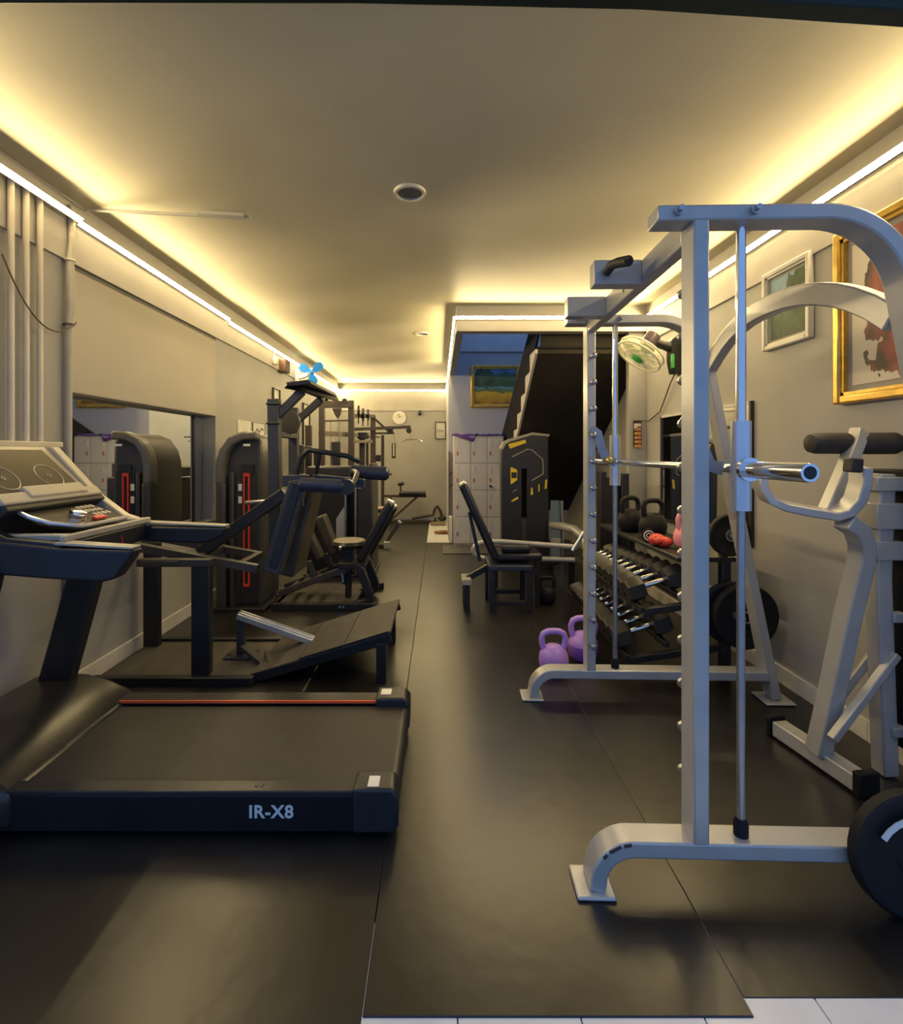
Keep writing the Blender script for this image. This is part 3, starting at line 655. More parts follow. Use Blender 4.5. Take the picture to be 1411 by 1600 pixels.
# handle arms
for yc, ex in ((1.895, -1.125), (2.46, -1.02)):
    pts = [(-1.92, yc, 1.06), (-1.66, yc, 1.048), (-1.40, yc, 1.020), (ex, yc, 1.012), (ex - .02, yc, .975), (ex - .07, yc, .905), (ex - .12, yc, .893), (-1.45, yc, .905), (-1.70, yc, .925), (-1.92, yc, .94)]
    if yc > 2: pts = [(px_, py_, pz_ + (.042 if pz_ < .96 else 0)) for px_, py_, pz_ in pts]
    MB().prism([V(p) - V((0, .035, 0)) for p in pts], (0, .07, 0)).build('handle_arm', mat('satin_navy_black', (.011, .012, .015), .42), tm, .012, seg=3)
    MB().prism([V((-1.42, yc - .03, 1.030)), V((ex - .01, yc - .03, 1.014)), V((ex - .01, yc - .03, 1.022)), V((-1.42, yc - .03, 1.040))], (0, .06, 0)).build('arm_trim', M_champ, tm, .002)
MB().prism([(-1.90, 2.43, 1.40), (-1.86, 2.43, 1.40), (-1.66, 2.43, 1.18), (-1.52, 2.43, 1.075), (-1.40, 2.43, 1.035), (-1.40, 2.43, .98), (-1.90, 2.43, .98)], (0, .05, 0)).build('console_cheek', M_champ, tm, .006)
MB().prism([(-1.90, 1.87, 1.36), (-1.86, 1.87, 1.36), (-1.70, 1.87, 1.10), (-1.60, 1.87, 1.055), (-1.40, 1.87, 1.035), (-1.40, 1.87, .98), (-1.90, 1.87, .98)], (0, .04, 0)).build('console_cheek', M_black, tm, .006)
MB().box(-1.70, -1.40, 1.91, 2.43, .955, 1.035).build('dash_tray', M_black, tm, .008)
MB().box(-1.415, -1.395, 1.88, 2.45, 1.035, 1.062).build('dash_lip', M_champ, tm, .006)
MB().box(-1.70, -1.40, 2.385, 2.43, 1.036, 1.062).build('dash_lip', M_champ, tm, .006)
MB().box(-1.70, -1.40, 1.91, 1.945, 1.036, 1.062).build('dash_lip', M_champ, tm, .006)
MB().box(-1.73, -1.68, 1.90, 2.44, 1.03, 1.165).build('dash_back', M_black, tm, .004)
# display
d0, d1 = V((-1.672, 0, 1.172)), V((-1.895, 0, 1.404)); sl = (d1 - d0).normalized(); nn = V((-sl.z, 0, sl.x)); nn = nn if nn.x > 0 else -nn
def on_disp(u, y, h=0.0): return d0 + sl * u + nn * h + V((0, y, 0))
DL = (d1 - d0).length
disp = MB().add([on_disp(0, 1.88, 0), on_disp(0, 2.45, 0), on_disp(DL, 2.43, 0), on_disp(DL, 1.90, 0), on_disp(0, 1.88, -.05), on_disp(0, 2.45, -.05), on_disp(DL, 2.43, -.03), on_disp(DL, 1.90, -.03)],
          [(0, 1, 2, 3), (7, 6, 5, 4), (0, 4, 5, 1), (1, 5, 6, 2), (2, 6, 7, 3), (3, 7, 4, 0)]).build('display_housing', M_champ, tm, .008)
MB().add([on_disp(.035, 1.91, .001), on_disp(.035, 2.41, .001), on_disp(DL - .03, 2.38, .001), on_disp(DL - .03, 1.93, .001), on_disp(.035, 1.91, .004), on_disp(.035, 2.41, .004), on_disp(DL - .03, 2.38, .004), on_disp(DL - .03, 1.93, .004)],
          [(3, 2, 1, 0), (4, 5, 6, 7), (0, 1, 5, 4), (1, 2, 6, 5), (2, 3, 7, 6), (3, 0, 4, 7)]).build('screen', M_screen, disp)
for yy in (2.28, 2.04): MB().ring(on_disp(.13, yy, .005), nn, .065, .0025, 30, 5).build('dial_ring', M_champ, disp)
for yy in (2.28, 2.04): MB().ring(on_disp(.13, yy, .005), nn, .008, .002, 12, 5).build('dial_ring', M_champ, disp)
MB().bar(on_disp(.0, 1.89, .02), on_disp(.0, 2.45, .02), .055, .035, sl).build('reading_ledge', M_champ, tm, .008, seg=3)
MB().bar(on_disp(.02, 2.03, .03), on_disp(.02, 2.36, .03), .06, .03, sl).build('reading_ledge', M_champ, tm, .008, seg=3)
MB().bar(on_disp(-.035, 1.89, .0), on_disp(-.035, 2.45, .0), .04, .06, sl).build('ledge_underside', M_black, tm, .008)
# control pad
c0, c1 = V((-1.63, 0, 1.125)), V((-1.452, 0, 1.062)); cs = (c1 - c0).normalized(); cn = V((-cs.z, 0, cs.x)); cn = cn if cn.z > 0 else -cn; CL = (c1 - c0).length
def on_ctl(u, y, h=0.0): return c0 + cs * u + cn * h + V((0, y, 0))
pts = [on_ctl(0, 1.96), on_ctl(.10, 1.95), on_ctl(CL, 2.03), on_ctl(CL, 2.33), on_ctl(0, 2.36)]
ctl = MB().prism(pts, cn * .012).build('control_pad', M_screen, tm, .003)
MB().tube([on_ctl(0, 1.96, .014), on_ctl(.05, 1.95, .014), on_ctl(.12, 1.965, .014), on_ctl(CL, 2.04, .014), on_ctl(CL + .004, 2.08, .014), on_ctl(CL + .004, 2.33, .014)], .009, 8).build('silver_rim', M_alu, ctl)
MB().lathe(on_ctl(.10, 2.14, .01), cn, [(.030, 0), (.034, .012), (.030, .026), (.018, .030)], 22).build('knob', M_chrome, ctl)
MB().obox(on_ctl(.155, 2.20, .02), cs * .012, V((0, .035, 0)), cn * .006).build('safety_clip', M_red, ctl, .003)
for i in range(3):
    for j in range(4): MB().obox(on_ctl(.03 + .04 * i, 2.24 + .028 * j, .0135), cs * .012, V((0, .009, 0)), cn * .0015).build('button', M_champ, ctl)
MB().tube([(-1.425, 2.22, 1.05), (-1.40, 2.23, 1.0), (-1.39, 2.23, .93)], .003, 6).build('safety_cord', M_red, tm)

# ------------------------------------------------------------------ HACK SQUAT / LEG PRESS (behind the treadmill)
hs = thing('hack_squat_machine', 'black hack squat machine with inclined foot platform behind the treadmill', 'gym machine', (-1.1, 3.35, 0))
MB().box(-2.03, -1.13, 3.02, 3.60, .012, .030).build('base_plate', M_plank, hs)
for yc in (2.99, 3.62): MB().box(-2.05, -1.10, yc - .025, yc + .025, .0, .05).build('base_rail', M_black, hs, .004)
MB().box(-1.475, -1.365, 3.005, 3.055, .05, .70).build('leg', M_black, hs, .005)
MB().box(-2.05, -1.945, 3.50, 3.55, .03, .75).build('leg', M_black, hs, .005)
MB().bar((-1.80, 3.03, .715), (-1.36, 3.03, .715), .055, .045).build('cross_bar', M_grey, hs, .004)
MB().bar((-1.93, 3.50, .785), (-1.235, 3.50, .66), .05, .05).build('sled_rail', M_grey, hs, .004)
MB().bar((-1.94, 3.15, .796), (-1.13, 3.15, .650), .05, .05).build('sled_rail', M_grey, hs, .004)
for xx, zz in ((-1.92, .79), (-1.50, .717), (-1.24, .668)): MB().bar((xx, 3.15, zz), (xx, 3.50, zz), .045, .045).build('cross_bar', M_grey, hs, .004)
MB().box(-1.78, -1.55, 3.0, 3.06, .70, .73).build('top_plate', M_grey, hs, .004)
MB().bar((-1.53, 3.24, .73), (-.985, 3.24, 1.115), .06, .075).build('diagonal_strut', M_black, hs, .006)
MB().bar((-1.05, 3.20, .62), (-.885, 3.20, 1.185), .10, .105, (0, 1, 0)).build('slanted_column', M_grey, hs, .006)
MB().bar((-1.035, 3.145, .66), (-.885, 3.145, 1.17), .012, .05, (0, 1, 0)).build('column_channel', M_black, hs)
MB().bar((-1.10, 3.42, .70), (-1.115, 3.42, 1.735), .075, .075, (0, 1, 0)).build('tall_post', M_grey, hs, .005)
MB().bar((-1.10, 3.44, .66), (-1.15, 4.05, .66), .06, .06).build('cross_bar', M_grey, hs, .004)
MB().bar((-1.15, 4.02, .64), (-1.155, 4.02, 1.73), .07, .07, (0, 1, 0)).build('tall_post', M_grey, hs, .005)
for z in (1.70, 1.57):
    MB().lathe((-1.155, 3.38, z), (1, 0, 0), [(.008, 0), (.008, .09)], 8).build('bolt', M_black, hs)
MB().bar((-1.11, 3.42, 1.50), (-1.15, 4.02, 1.50), .06, .035).build('cross_bar', M_grey, hs, .004)
MB().lathe((-1.12, 3.72, 1.60), (0, 1, .0), [(.03, 0), (.09, .005), (.09, .05), (.03, .055)], 22).build('cable_pulley', M_olive, hs)
MB().bar((-1.105, 3.42, 1.61), (-.925, 3.42, 1.79), .05, .055).build('raised_arm', M_grey, hs, .004)
MB().bar((-1.135, 4.02, 1.62), (-.935, 4.02, 1.80), .05, .055).build('raised_arm', M_grey, hs, .004)
MB().prism([(-1.03, 3.36, 1.80), (-.90, 3.36, 1.775), (-.84, 4.08, 1.79), (-.86, 4.08, 1.83), (-.99, 3.36, 1.845)], (.03, .03, .0)).build('top_tray', M_black, hs)
MB().obox((-.92, 3.72, 1.835), (.075, .01, .01), (.015, .36, 0), (-.01, 0, .016)).build('top_tray', M_black, hs, .008)
MB().obox((-.93, 3.50, 1.856), (.04, 0, .005), (0, .05, 0), (0, 0, .008)).build('white_pad', M_white, hs, .004)
MB().obox((-.91, 3.95, 1.856), (.04, 0, .005), (0, .05, 0), (0, 0, .008)).build('white_pad', M_white, hs, .004)
MB().lathe((-1.06, 3.30, 1.06), (-1, 0, -.07), [(.024, 0), (.024, .01), (.013, .012), (.013, .20), (.010, .204)], 14).build('weight_horn', M_steel, hs)
# back pad
MB().bar((-1.005, 3.47, .56), (-.865, 3.47, 1.16), .32, .10, (0, 1, 0)).build('back_pad', M_olive, hs, .02, seg=3)
# shoulder yoke
MB().bar((-.99, 3.22, 1.195), (-.83, 3.22, 1.195), .06, .075).build('yoke_bracket', M_grey, hs, .005)
MB().bar((-.90, 3.20, 1.20), (-.88, 3.20, 1.03), .04, .05).build('yoke_bracket', M_grey, hs, .005)
MB().bar((-.85, 3.40, 1.20), (-.50, 3.40, 1.165), .06, .06).build('yoke_beam', M_navy, hs, .006)
MB().lathe((-.87, 3.15, 1.175), (1, 0, -.05), [(.03, 0), (.043, .012), (.043, .27), (.03, .285)], 18).build('shoulder_pad', M_navy, hs)
MB().lathe((-.66, 3.75, 1.232), (1, 0, -.05), [(.035, 0), (.052, .012), (.052, .27), (.035, .29)], 18).build('shoulder_pad', M_navy, hs)
MB().lathe((-.40, 3.75, 1.215), (1, 0, 0), [(.010, 0), (.010, .05)], 8).build('pad_pin', M_steel, hs)
MB().tube([(-.58, 3.17, 1.165), (-.56, 3.2, 1.16), (-.55, 3.3, 1.19), (-.56, 3.45, 1.23), (-.60, 3.6, 1.24), (-.64, 3.73, 1.235)], .018, 8).build('yoke_link', M_black, hs)
MB().lathe((-.575, 3.12, 1.16), (0, 1, 0), [(.05, 0), (.05, .06)], 14).build('pivot', M_black, hs)
MB().tube([at(462, 765, 3.35), at(465, 735, 3.35), at(470, 715, 3.35), at(482, 703, 3.35), at(510, 707, 3.36), at(545, 713, 3.37), at(562, 722, 3.38)], .018, 10).build('grip_rail', M_black, hs)
MB().tube([at(500, 708, 3.36), at(495, 735, 3.38), at(493, 750, 3.40)], .014, 8).build('grip_rail_post', M_black, hs)
MB().lathe(at(553, 716, 3.37), (1, 0, -.2), [(.01, 0), (.014, .03)], 8).build('rail_tip', M_chrome, hs)
for (px, py) in ((490, 757), (499, 760), (518, 762), (527, 763)):
    MB().lathe(at(px, py, 3.37), (0, 0, 1), [(.010, 0), (.010, .02), (.006, .022), (.006, .05)], 8).build('bolt', M_chrome, hs)
# inclined foot platform of three boards
fp0, fp1 = V((-1.12, 0, .035)), V((-.285, 0, .292)); fs_ = (fp1 - fp0); fd = fs_.normalized(); fnn = V((-fd.z, 0, fd.x))
for a, b in ((0, .33), (.336, .66), (.666, 1.0)):
    pa, pb = fp0 + fs_ * a, fp0 + fs_ * b
    MB().obox((pa + pb) / 2 + V((0, 3.35, 0)) + fnn * .010, (pb - pa) / 2, V((0, .335, 0)), fnn * .008).build('tread_board', M_plank, hs, .002, seg=1)
for yc in (3.03, 3.67): MB().bar(fp0 + V((0, yc, -.012)), fp1 + V((0, yc, -.028)), .035, .055).build('platform_rail', M_black, hs, .004)
MB().bar(fp0 + fs_ * .35 + V((0, 3.004, .022)), fp0 + fs_ * .98 + V((0, 3.004, .022)), .012, .012).build('edge_strip', M_black, hs)
for yc in (3.03, 3.67):
    MB().box(-.375, -.315, yc - .025, yc + .025, .0, .235).build('leg', M_black, hs, .004)
MB().bar((-.345, 3.03, .21), (-.345, 3.67, .21), .04, .04).build('cross_bar', M_black, hs, .004)
MB().bar((-1.135, 3.33, .05), (-1.02, 3.08, .05), .03, .05).build('stop_bar', M_black, hs)
sb = MB().bar((-1.325, 3.35, .30), (-.835, 3.35, .128), .085, .035).build('sliding_beam', M_alu, hs, .003)
for dy in (-.02, .02): MB().bar((-1.325, 3.35 + dy, .320), (-.835, 3.35 + dy, .148), .008, .008).build('beam_rib', M_steel, sb)
MB().bar((-1.31, 3.35, .0), (-1.31, 3.35, .28), .05, .05, (0, 1, 0)).build('beam_post', M_grey, hs, .004)
MB().bar((-1.29, 3.32, .10), (-1.10, 3.20, .03), .05, .03).build('beam_brace', M_grey, hs, .004)
MB().box(-1.40, -1.22, 3.27, 3.43, .03, .045).build('anchor_plate', M_grey, hs, .004)
for xx in (-1.37, -1.25): MB().lathe((xx, 3.29, .045), (0, 0, 1), [(.014, 0), (.014, .012)], 6).build('bolt', M_chrome, hs)

# ------------------------------------------------------------------ red striped stack machine against the left wall
sx = thing('weight_stack_tower', 'charcoal hooded weight stack tower with a red slot outline', 'gym machine', (-1.64, 4.35, 0))
Y0 = 4.22
def hood_path(xa, xb): return None
pts = [(-1.82, Y0, .02), (-1.82, Y0, 1.28), (-1.79, Y0, 1.40), (-1.72, Y0, 1.50), (-1.62, Y0, 1.545), (-1.52, Y0, 1.535), (-1.48, Y0, 1.48), (-1.475, Y0, 1.25), (-1.475, Y0, .02)]
MB().prism([V(p) for p in pts], (0, .50, 0)).build('shroud', M_grey, sx, .03, seg=3)
hd = MB().band([(-1.80, Y0 - .02, 1.10), (-1.80, Y0 - .02, 1.27), (-1.772, Y0 - .02, 1.385), (-1.71, Y0 - .02, 1.475), (-1.61, Y0 - .02, 1.52), (-1.50, Y0 - .02, 1.525)], (0, 1, 0), .12, .075).build('hood', mat('bronze_grey_plastic', (.13, .12, .11), .3), sx, .02, seg=3)
MB().box(-1.83, -1.755, Y0 - .08, Y0 + .06, .02, 1.115).build('side_cover', M_grey, sx, .02, seg=3)
MB().box(-1.72, -1.67, Y0 - .05, Y0 + .02, .02, 1.20).build('guide_cover', M_alu, sx, .008) if False else MB().box(-1.725, -1.695, Y0 - .05, Y0 + .02, .02, 1.20).build('guide_cover', M_grey, sx, .008)
MB().box(-1.66, -1.50, Y0 - .012, Y0 - .001, .05, 1.22).build('front_panel', M_dark, sx, .004)
MB().box(-1.64, -1.535, Y0 - .02, Y0 - .012, 1.18, 1.27).build('top_recess', M_black, sx)
for xx in (-1.615, -1.575): MB().box(xx - .006, xx + .006, Y0 - .028, Y0 - .012, .22, 1.165).build('red_slot_edge', M_red, sx)
MB().box(-1.621, -1.569, Y0 - .028, Y0 - .012, 1.165, 1.195).build('red_slot_edge', M_red, sx)
MB().box(-1.621, -1.569, Y0 - .028, Y0 - .012, .20, .222).build('red_slot_edge', M_red, sx)
MB().box(-1.607, -1.583, Y0 - .016, Y0 - .012, .225, 1.16).build('slot', M_black, sx)
for z in (1.07, .96): MB().box(-1.665, -1.635, Y0 - .02, Y0 - .012, z - .03, z + .03).build('label_sticker', M_white, sx)
MB().box(-1.60, -1.545, Y0 - .085, Y0 - .078, 1.43, 1.45).build('name_badge', M_white, sx)
MB().box(-1.86, -1.42, Y0 - .10, Y0 + .62, .0, .03).build('foot_plate', M_black, sx, .005)
sx.location = (-1.735, 4.585, 0); sx.scale = (1.05, 1, 1)

# ------------------------------------------------------------------ seated crunch bench left of the aisle
sb_ = thing('crunch_bench', 'black seated crunch bench with upright backrest left of the aisle', 'exercise bench', (-1.0, 4.7, 0))
MB().box(-1.44, -.74, 4.44, 5.10, .035, .055).build('base_board', M_plank, sb_)
for yc in (4.42, 5.12): MB().box(-1.46, -.56, yc - .03, yc + .03, .0, .06).build('base_rail', M_black, sb_, .005)
MB().box(-1.46, -1.40, 4.45, 5.09, .0, .055).build('base_rail', M_black, sb_, .005)
for xx in (-.86, -.83): MB().lathe((xx, 4.39, .035), (0, -1, 0), [(.012, 0), (.012, .008)], 8).build('bolt', M_chrome, sb_)
for yc in (4.52, 4.80):
    MB().bar((-1.46, yc, .10), (-.78, yc, .36), .045, .055).build('slide_beam', M_grey, sb_, .005)
for (xx, zz) in ((-1.43, .115), (-1.28, .17)): MB().lathe((xx, 4.497, zz), (0, -1, 0), [(.014, 0), (.014, .008)], 8).build('bolt', M_chrome, sb_)
for u in (.2, .35, .5): MB().bar((-1.46 + .68 * u, 4.52, .10 + .26 * u), (-1.46 + .68 * u, 4.80, .10 + .26 * u), .04, .03).build('rung', M_black, sb_)
MB().bar((-1.11, 4.55, .22), (-1.17, 4.55, .40), .05, .05).build('pad_post', M_grey, sb_, .004)
MB().bar((-1.01, 4.78, .26), (-1.07, 4.78, .42), .05, .05).build('pad_post', M_grey, sb_, .004)
MB().bar((-1.06, 4.55, .42), (-1.22, 4.55, .75), .12, .07, (0, 1, 0)).build('leg_pad', M_olive, sb_, .02, seg=3)
MB().bar((-.98, 4.78, .42), (-1.12, 4.78, .78), .14, .10, (0, 1, 0)).build('leg_pad', M_olive, sb_, .02, seg=3)
MB().lathe((-.825, 4.65, .50), (0, 0, 1), [(.10, 0), (.155, .012), (.165, .04), (.15, .062), (.08, .07)], 26).build('seat', M_vinyl, sb_)
MB().lathe((-.825, 4.65, .566), (0, 0, 1), [(.001, 0), (.145, .0), (.135, .010), (.001, .016)], 26, cap=False).build('seat_sheen', M_seatsheen, sb_)  # pale disc paints the ceiling's sheen on the black seat
for (dx, dy) in ((-.05, -.165), (-.03, .165)): MB().ell((-.825 + dx, 4.65 + dy, .53), .018, .018, .018, 10, 6).build('seat_stud', M_chrome, sb_)
MB().bar((-.83, 4.65, .36), (-.83, 4.65, .50), .10, .14).build('seat_post', M_black, sb_, .005)
MB().box(-.90, -.66, 4.48, 4.84, .345, .395).build('seat_frame', M_black, sb_, .006)
MB().bar((-.71, 4.56, .40), (-.43, 4.56, .93), .16, .08, (0, 1, 0)).build('backrest', M_vinyl, sb_, .03, seg=3)
MB().bar((-.66, 4.80, .42), (-.42, 4.80, .87), .16, .07, (0, 1, 0)).build('backrest', M_vinyl, sb_, .03, seg=3)
MB().bar((-.445, 4.56, .915), (-.43, 4.56, .945), .10, .07, (0, 1, 0)).build('head_tip', M_alu, sb_, .01)
MB().bar((-.435, 4.80, .855), (-.42, 4.80, .885), .10, .06, (0, 1, 0)).build('head_tip', M_alu, sb_, .01)
for yc in (4.47, 4.87):
    MB().band([(-.74, yc, .37), (-.69, yc, .34), (-.615, yc, .12), (-.61, yc, .075), (-.64, yc, .045), (-.76, yc, .03)], (0, 1, 0), .06, .07).build('leg', M_black, sb_, .006)
MB().lathe((-.85, 4.60, .22), (0, 1, 0), [(.05, 0), (.05, .03), (.02, .04)], 12).build('adjuster_wheel', M_black, sb_)
MB().tube([(-.83, 4.62, .06), (-.82, 4.62, .34)], .03, 10).build('adjuster_post', M_black, sb_)
MB().tube([(-.88, 4.58, .30), (-.87, 4.58, .20)], .014, 8).build('adjuster_pin', M_chrome, sb_)

# ------------------------------------------------------------------ black selector tower behind it
bt = thing('selector_tower', 'black panelled selector tower with chrome guide rods behind the crunch bench', 'gym machine', (-1.12, 5.9, 0))
MB().box(-1.47, -1.02, 5.62, 6.15, .02, 1.08).build('side_panel', M_black, bt, .015)
MB().box(-.92, -.74, 5.62, 6.15, .02, 1.10).build('side_panel', M_dark, bt, .015)
MB().box(-1.02, -.92, 5.75, 6.10, .02, 1.05).build('slot_back', M_black, bt)
for xx in (-1.035, -.925): MB().tube([(xx, 5.60, .04), (xx, 5.60, 1.06)], .014, 10).build('guide_rod', M_chrome, bt)
MB().prism([(-1.14, 5.605, .35), (-1.05, 5.605, .35), (-1.05, 5.605, .78), (-1.14, 5.605, .64)], (0, .013, 0)).build('number_plate', M_alu, bt)
MB().box(-1.00, -.94, 5.64, 5.74, .04, .42).build('weight_stack', M_grey, bt, .003)
MB().box(-1.50, -.72, 5.58, 6.2, .0, .03).build('foot_plate', M_black, bt, .005)
MB().lathe((-1.18, 5.60, 1.03), (0, -1, 0), [(.04, 0), (.05, .01), (.03, .03)], 14).build('round_cap', M_white, bt)
MB().box(-.90, -.86, 5.606, 5.619, .98, 1.03).build('white_tag', M_white, bt)
MB().box(-1.50, -.80, 5.70, 6.1, 1.10, 1.22).build('top_cover', M_dark, bt, .02)
MB().box(-.79, -.745, 5.7, 6.1, .02, 1.25).build('rear_post', M_grey, bt, .004)

# ------------------------------------------------------------------ cable multi gym
mg = thing('cable_multi_gym', 'tall dark cable multi gym with pulleys along the left wall', 'gym machine', (-1.3, 7.4, 0))
M_mg = mat('dark_brown_steel', (.055, .042, .036), .45)
def mpost(px, ytop, Y, w=.07, y0=0.0):
    p = at(px, ytop, Y); MB().box(p.x - w / 2, p.x + w / 2, Y - w / 2, Y + w / 2, y0, p.z).build('post', M_mg, mg, .004); return p
p1 = mpost(503, 617, 6.6); p2 = mpost(549, 626, 6.9, .075); p3 = mpost(583, 649, 8.2, .08); p4 = mpost(566, 680, 7.2, .075); p5 = mpost(574, 690, 7.3, .035)
p6 = mpost(598, 680, 8.6, .05)
MB().bar(at(503, 632, 6.6), at(549, 632, 6.9), .07, .09).build('top_beam', M_mg, mg, .004)
MB().bar(at(503, 658, 6.6), at(549, 657, 6.9), .03, .02).build('top_beam', M_mg, mg)
MB().bar(at(500, 677, 6.6), at(565, 680, 7.2), .07, .06).build('mid_beam', mat('beige_steel', (.22, .19, .14), .5), mg, .004)
MB().bar(at(549, 690, 6.9), at(580, 690, 7.2), .07, .04).build('mid_beam', MATS['beige_steel'], mg, .004)
MB().box(p1.x - .02, p2.x + .04, 6.56, 6.66, p1.z - .34, p1.z - .26).build('pulley_bracket', M_mg, mg) if False else None
for (px, py) in ((510, 627), (539, 627)): MB().lathe(at(px, py, 6.7), (0, -1, 0), [(.035, 0), (.035, .03)], 14).build('pulley', M_black, mg)
MB().prism([at(519, 638, 6.7), at(533, 638, 6.72), at(531, 648, 6.72), at(527, 654, 6.72), at(523, 648, 6.7)], (0, .05, 0)).build('pulley_bracket', M_mg, mg)
for (px, py, Y, r) in ((558, 643, 7.2, .09), (565, 648, 7.4, .10), (573, 648, 7.7, .085)):
    c = at(px, py, Y); MB().lathe(c, (1, .2, 0), [(r * .3, 0), (r, .008), (r * .92, .02), (r, .032), (r * .3, .04)], 20).build('pulley', M_black, mg)
    MB().bar(c + V((.02, 0, .02)), c + V((.02, 0, -.17)), .05, .012, (0, 1, 0)).build('pulley_hanger', M_mg, mg)
MB().bar(at(549, 650, 6.9), at(583, 650, 8.2), .06, .06).build('top_beam', M_mg, mg, .004)
for px in (517, 532, 524, 529): MB().tube([at(px, 658, 6.75), at(px, 770, 6.75)], .008 if px in (517, 532) else .003, 6).build('guide_rod', M_steel, mg)
MB().box(at(519, 0, 6.75).x, at(531, 0, 6.75).x, 6.72, 6.80, .25, 1.52).build('weight_stack', M_dark, mg, .003)
MB().bar(at(552, 671, 7.9), at(641, 667, 8.4), .05, .05).build('pulldown_arm', M_mg, mg, .004)
MB().bar(at(583, 652, 8.2), at(607, 674, 8.2), .035, .035).build('diagonal_stay', M_mg, mg, .003)
MB().bar(at(583, 677, 8.2), at(616, 677, 8.3), .04, .03).build('front_arm', M_mg, mg, .003)
MB().box(at(560, 0, 7.2).x, at(575, 0, 7.2).x, 7.1, 7.3, at(0, 686, 7.2).z, at(0, 676, 7.2).z).build('head_block', M_black, mg, .004)
MB().bar(at(556, 682, 7.15), at(594, 683, 7.15), .02, .015).build('cross_rod', M_black, mg)
c = at(639, 673, 8.38); MB().lathe(c, (0, -1, 0), [(.045, 0), (.045, .03)], 16).build('pulley', M_black, mg)
c = at(610, 674, 8.25); MB().lathe(c, (0, -1, 0), [(.05, 0), (.05, .04)], 16).build('pulley', M_black, mg)
MB().tube([at(641, 675, 8.38), at(643, 687, 8.38)], .006, 6).build('cable', M_steel, mg)
MB().tube([at(627, 691, 8.38), at(633, 687, 8.38), at(652, 686, 8.38), at(660, 690, 8.38)], .010, 8).build('pulldown_bar', M_chrome, mg)
MB().tube([at(614, 678, 8.25), at(616, 686, 8.25), at(615, 692, 8.25)], .006, 6).build('cable', M_steel, mg)
for px in (613, 617.5): MB().tube([at(px, 692, 8.25), at(px, 714, 8.25)], .009, 8).build('stirrup_side', M_black, mg)
MB().tube([at(612, 714.5, 8.25), at(618.5, 714.5, 8.25)], .016, 8).build('stirrup_grip', M_black, mg)
MB().box(p3.x + .05, p3.x + .13, 8.15, 8.25, at(0, 721, 8.2).z, at(0, 711, 8.2).z).build('selector_knob', M_black, mg, .004)
MB().box(p1.x - .10, p6.x + .05, 6.5, 6.58, .0, .05).build('base_rail', M_mg, mg, .004)
MB().box(p1.x - .10, p1.x - .03, 6.5, 8.65, .0, .05).build('base_rail', M_mg, mg, .004)
MB().box(p3.x - .04, p3.x + .04, 6.58, 8.65, .0, .05).build('base_rail', M_mg, mg, .004)
MB().box(p1.x - .30, p1.x - .22, 6.9, 6.97, 0, 1.75).build('post', M_mg, mg, .004)
for (px, yt, yb, Y) in ((471, 695, 740, 6.3), (482, 697, 735, 6.5), (495, 703, 732, 6.6)):
    a, b = at(px - 4, yb, Y), at(px + 4, yt, Y); MB().box(a.x, b.x, Y - .04, Y + .04, a.z, b.z).build('cover_panel', M_dark, mg, .01)
# seat of the pulldown station
q = at(586, 790, 7.4)
MB().box(-1.20, -.80, 7.2, 7.5, .52, .56).build('seat', M_vinyl, mg, .015, seg=3)
MB().box(-1.19, -.81, 7.21, 7.49, .56, .585).build('seat_sheen', M_seatsheen, mg, .012, seg=3)  # pale slab paints the bright sheen on this black seat
MB().box(-1.02, -.96, 7.3, 7.38, .0, .52).build('seat_post', M_mg, mg, .004)
lrow = thing('low_row_footrest', 'small grey footrest bar angled up from the floor beside the aisle', 'footrest', (-.74, 7.2, 0))
MB().box(-1.00, -.72, 7.28, 7.34, .0, .055).build('base_bar', M_grey, lrow, .004)
MB().box(-.79, -.71, 7.20, 7.36, .0, .10).build('foot_block', M_alu, lrow, .006)
MB().bar((-.76, 7.32, .08), (-.575, 7.32, .36), .05, .05, (0, 1, 0)).build('angled_bar', M_grey, lrow, .004)
MB().bar((-.578, 7.32, .355), (-.56, 7.32, .385), .06, .06, (0, 1, 0)).build('pale_cap', M_alu, lrow, .006)

# flat bench at the back wall
fb = thing('flat_bench', 'dark bench with raised head post against the back wall', 'exercise bench', (-.7, 10.0, 0))
a = at(600, 774, 10.0); b = at(668, 769, 10.0)
MB().box(a.x, -.25, 9.93, 9.98, .50, .55).build('frame_rail', M_mg, fb, .004)
MB().box(-.78, -.26, 9.80, 10.10, .55, .615).build('pad', M_vinyl, fb, .02, seg=3)
MB().tube([at(626, 773, 9.95), at(626, 757, 9.95)], .018, 8).build('head_post', M_mg, fb)
MB().tube([at(622, 757, 9.95), at(631, 755, 9.95)], .035, 10).build('head_pad', M_vinyl, fb)
MB().bar((-.97, 9.95, .03), (-.42, 9.95, .52), .04, .04).build('diagonal_leg', M_mg, fb, .003)
MB().box(-1.06, -.02, 9.92, 9.98, .0, .05).build('floor_rail', M_mg, fb, .003)
MB().box(-.98, -.93, 9.92, 9.98, .0, .52).build('leg', M_mg, fb, .003)
MB().box(-.10, -.05, 9.92, 9.98, .0, .10).build('leg', M_mg, fb, .003)
lf = thing('folded_cable_attachment', 'dark curved attachment lying on the floor by the back wall', 'attachment', (-.1, 10.2, 0))
MB().tube([(-.55, 10.2, .05), (-.25, 10.2, .10), (-.12, 10.2, .12), (-.08, 10.2, .25), (-.04, 10.2, .30), (.02, 10.2, .22), (.06, 10.2, .09), (.13, 10.2, .05)], .028, 8).build('curved_bar', M_mg, lf)
MB().ell((.06, 10.2, .05), .09, .07, .05).build('end_pad', M_vinyl, lf)

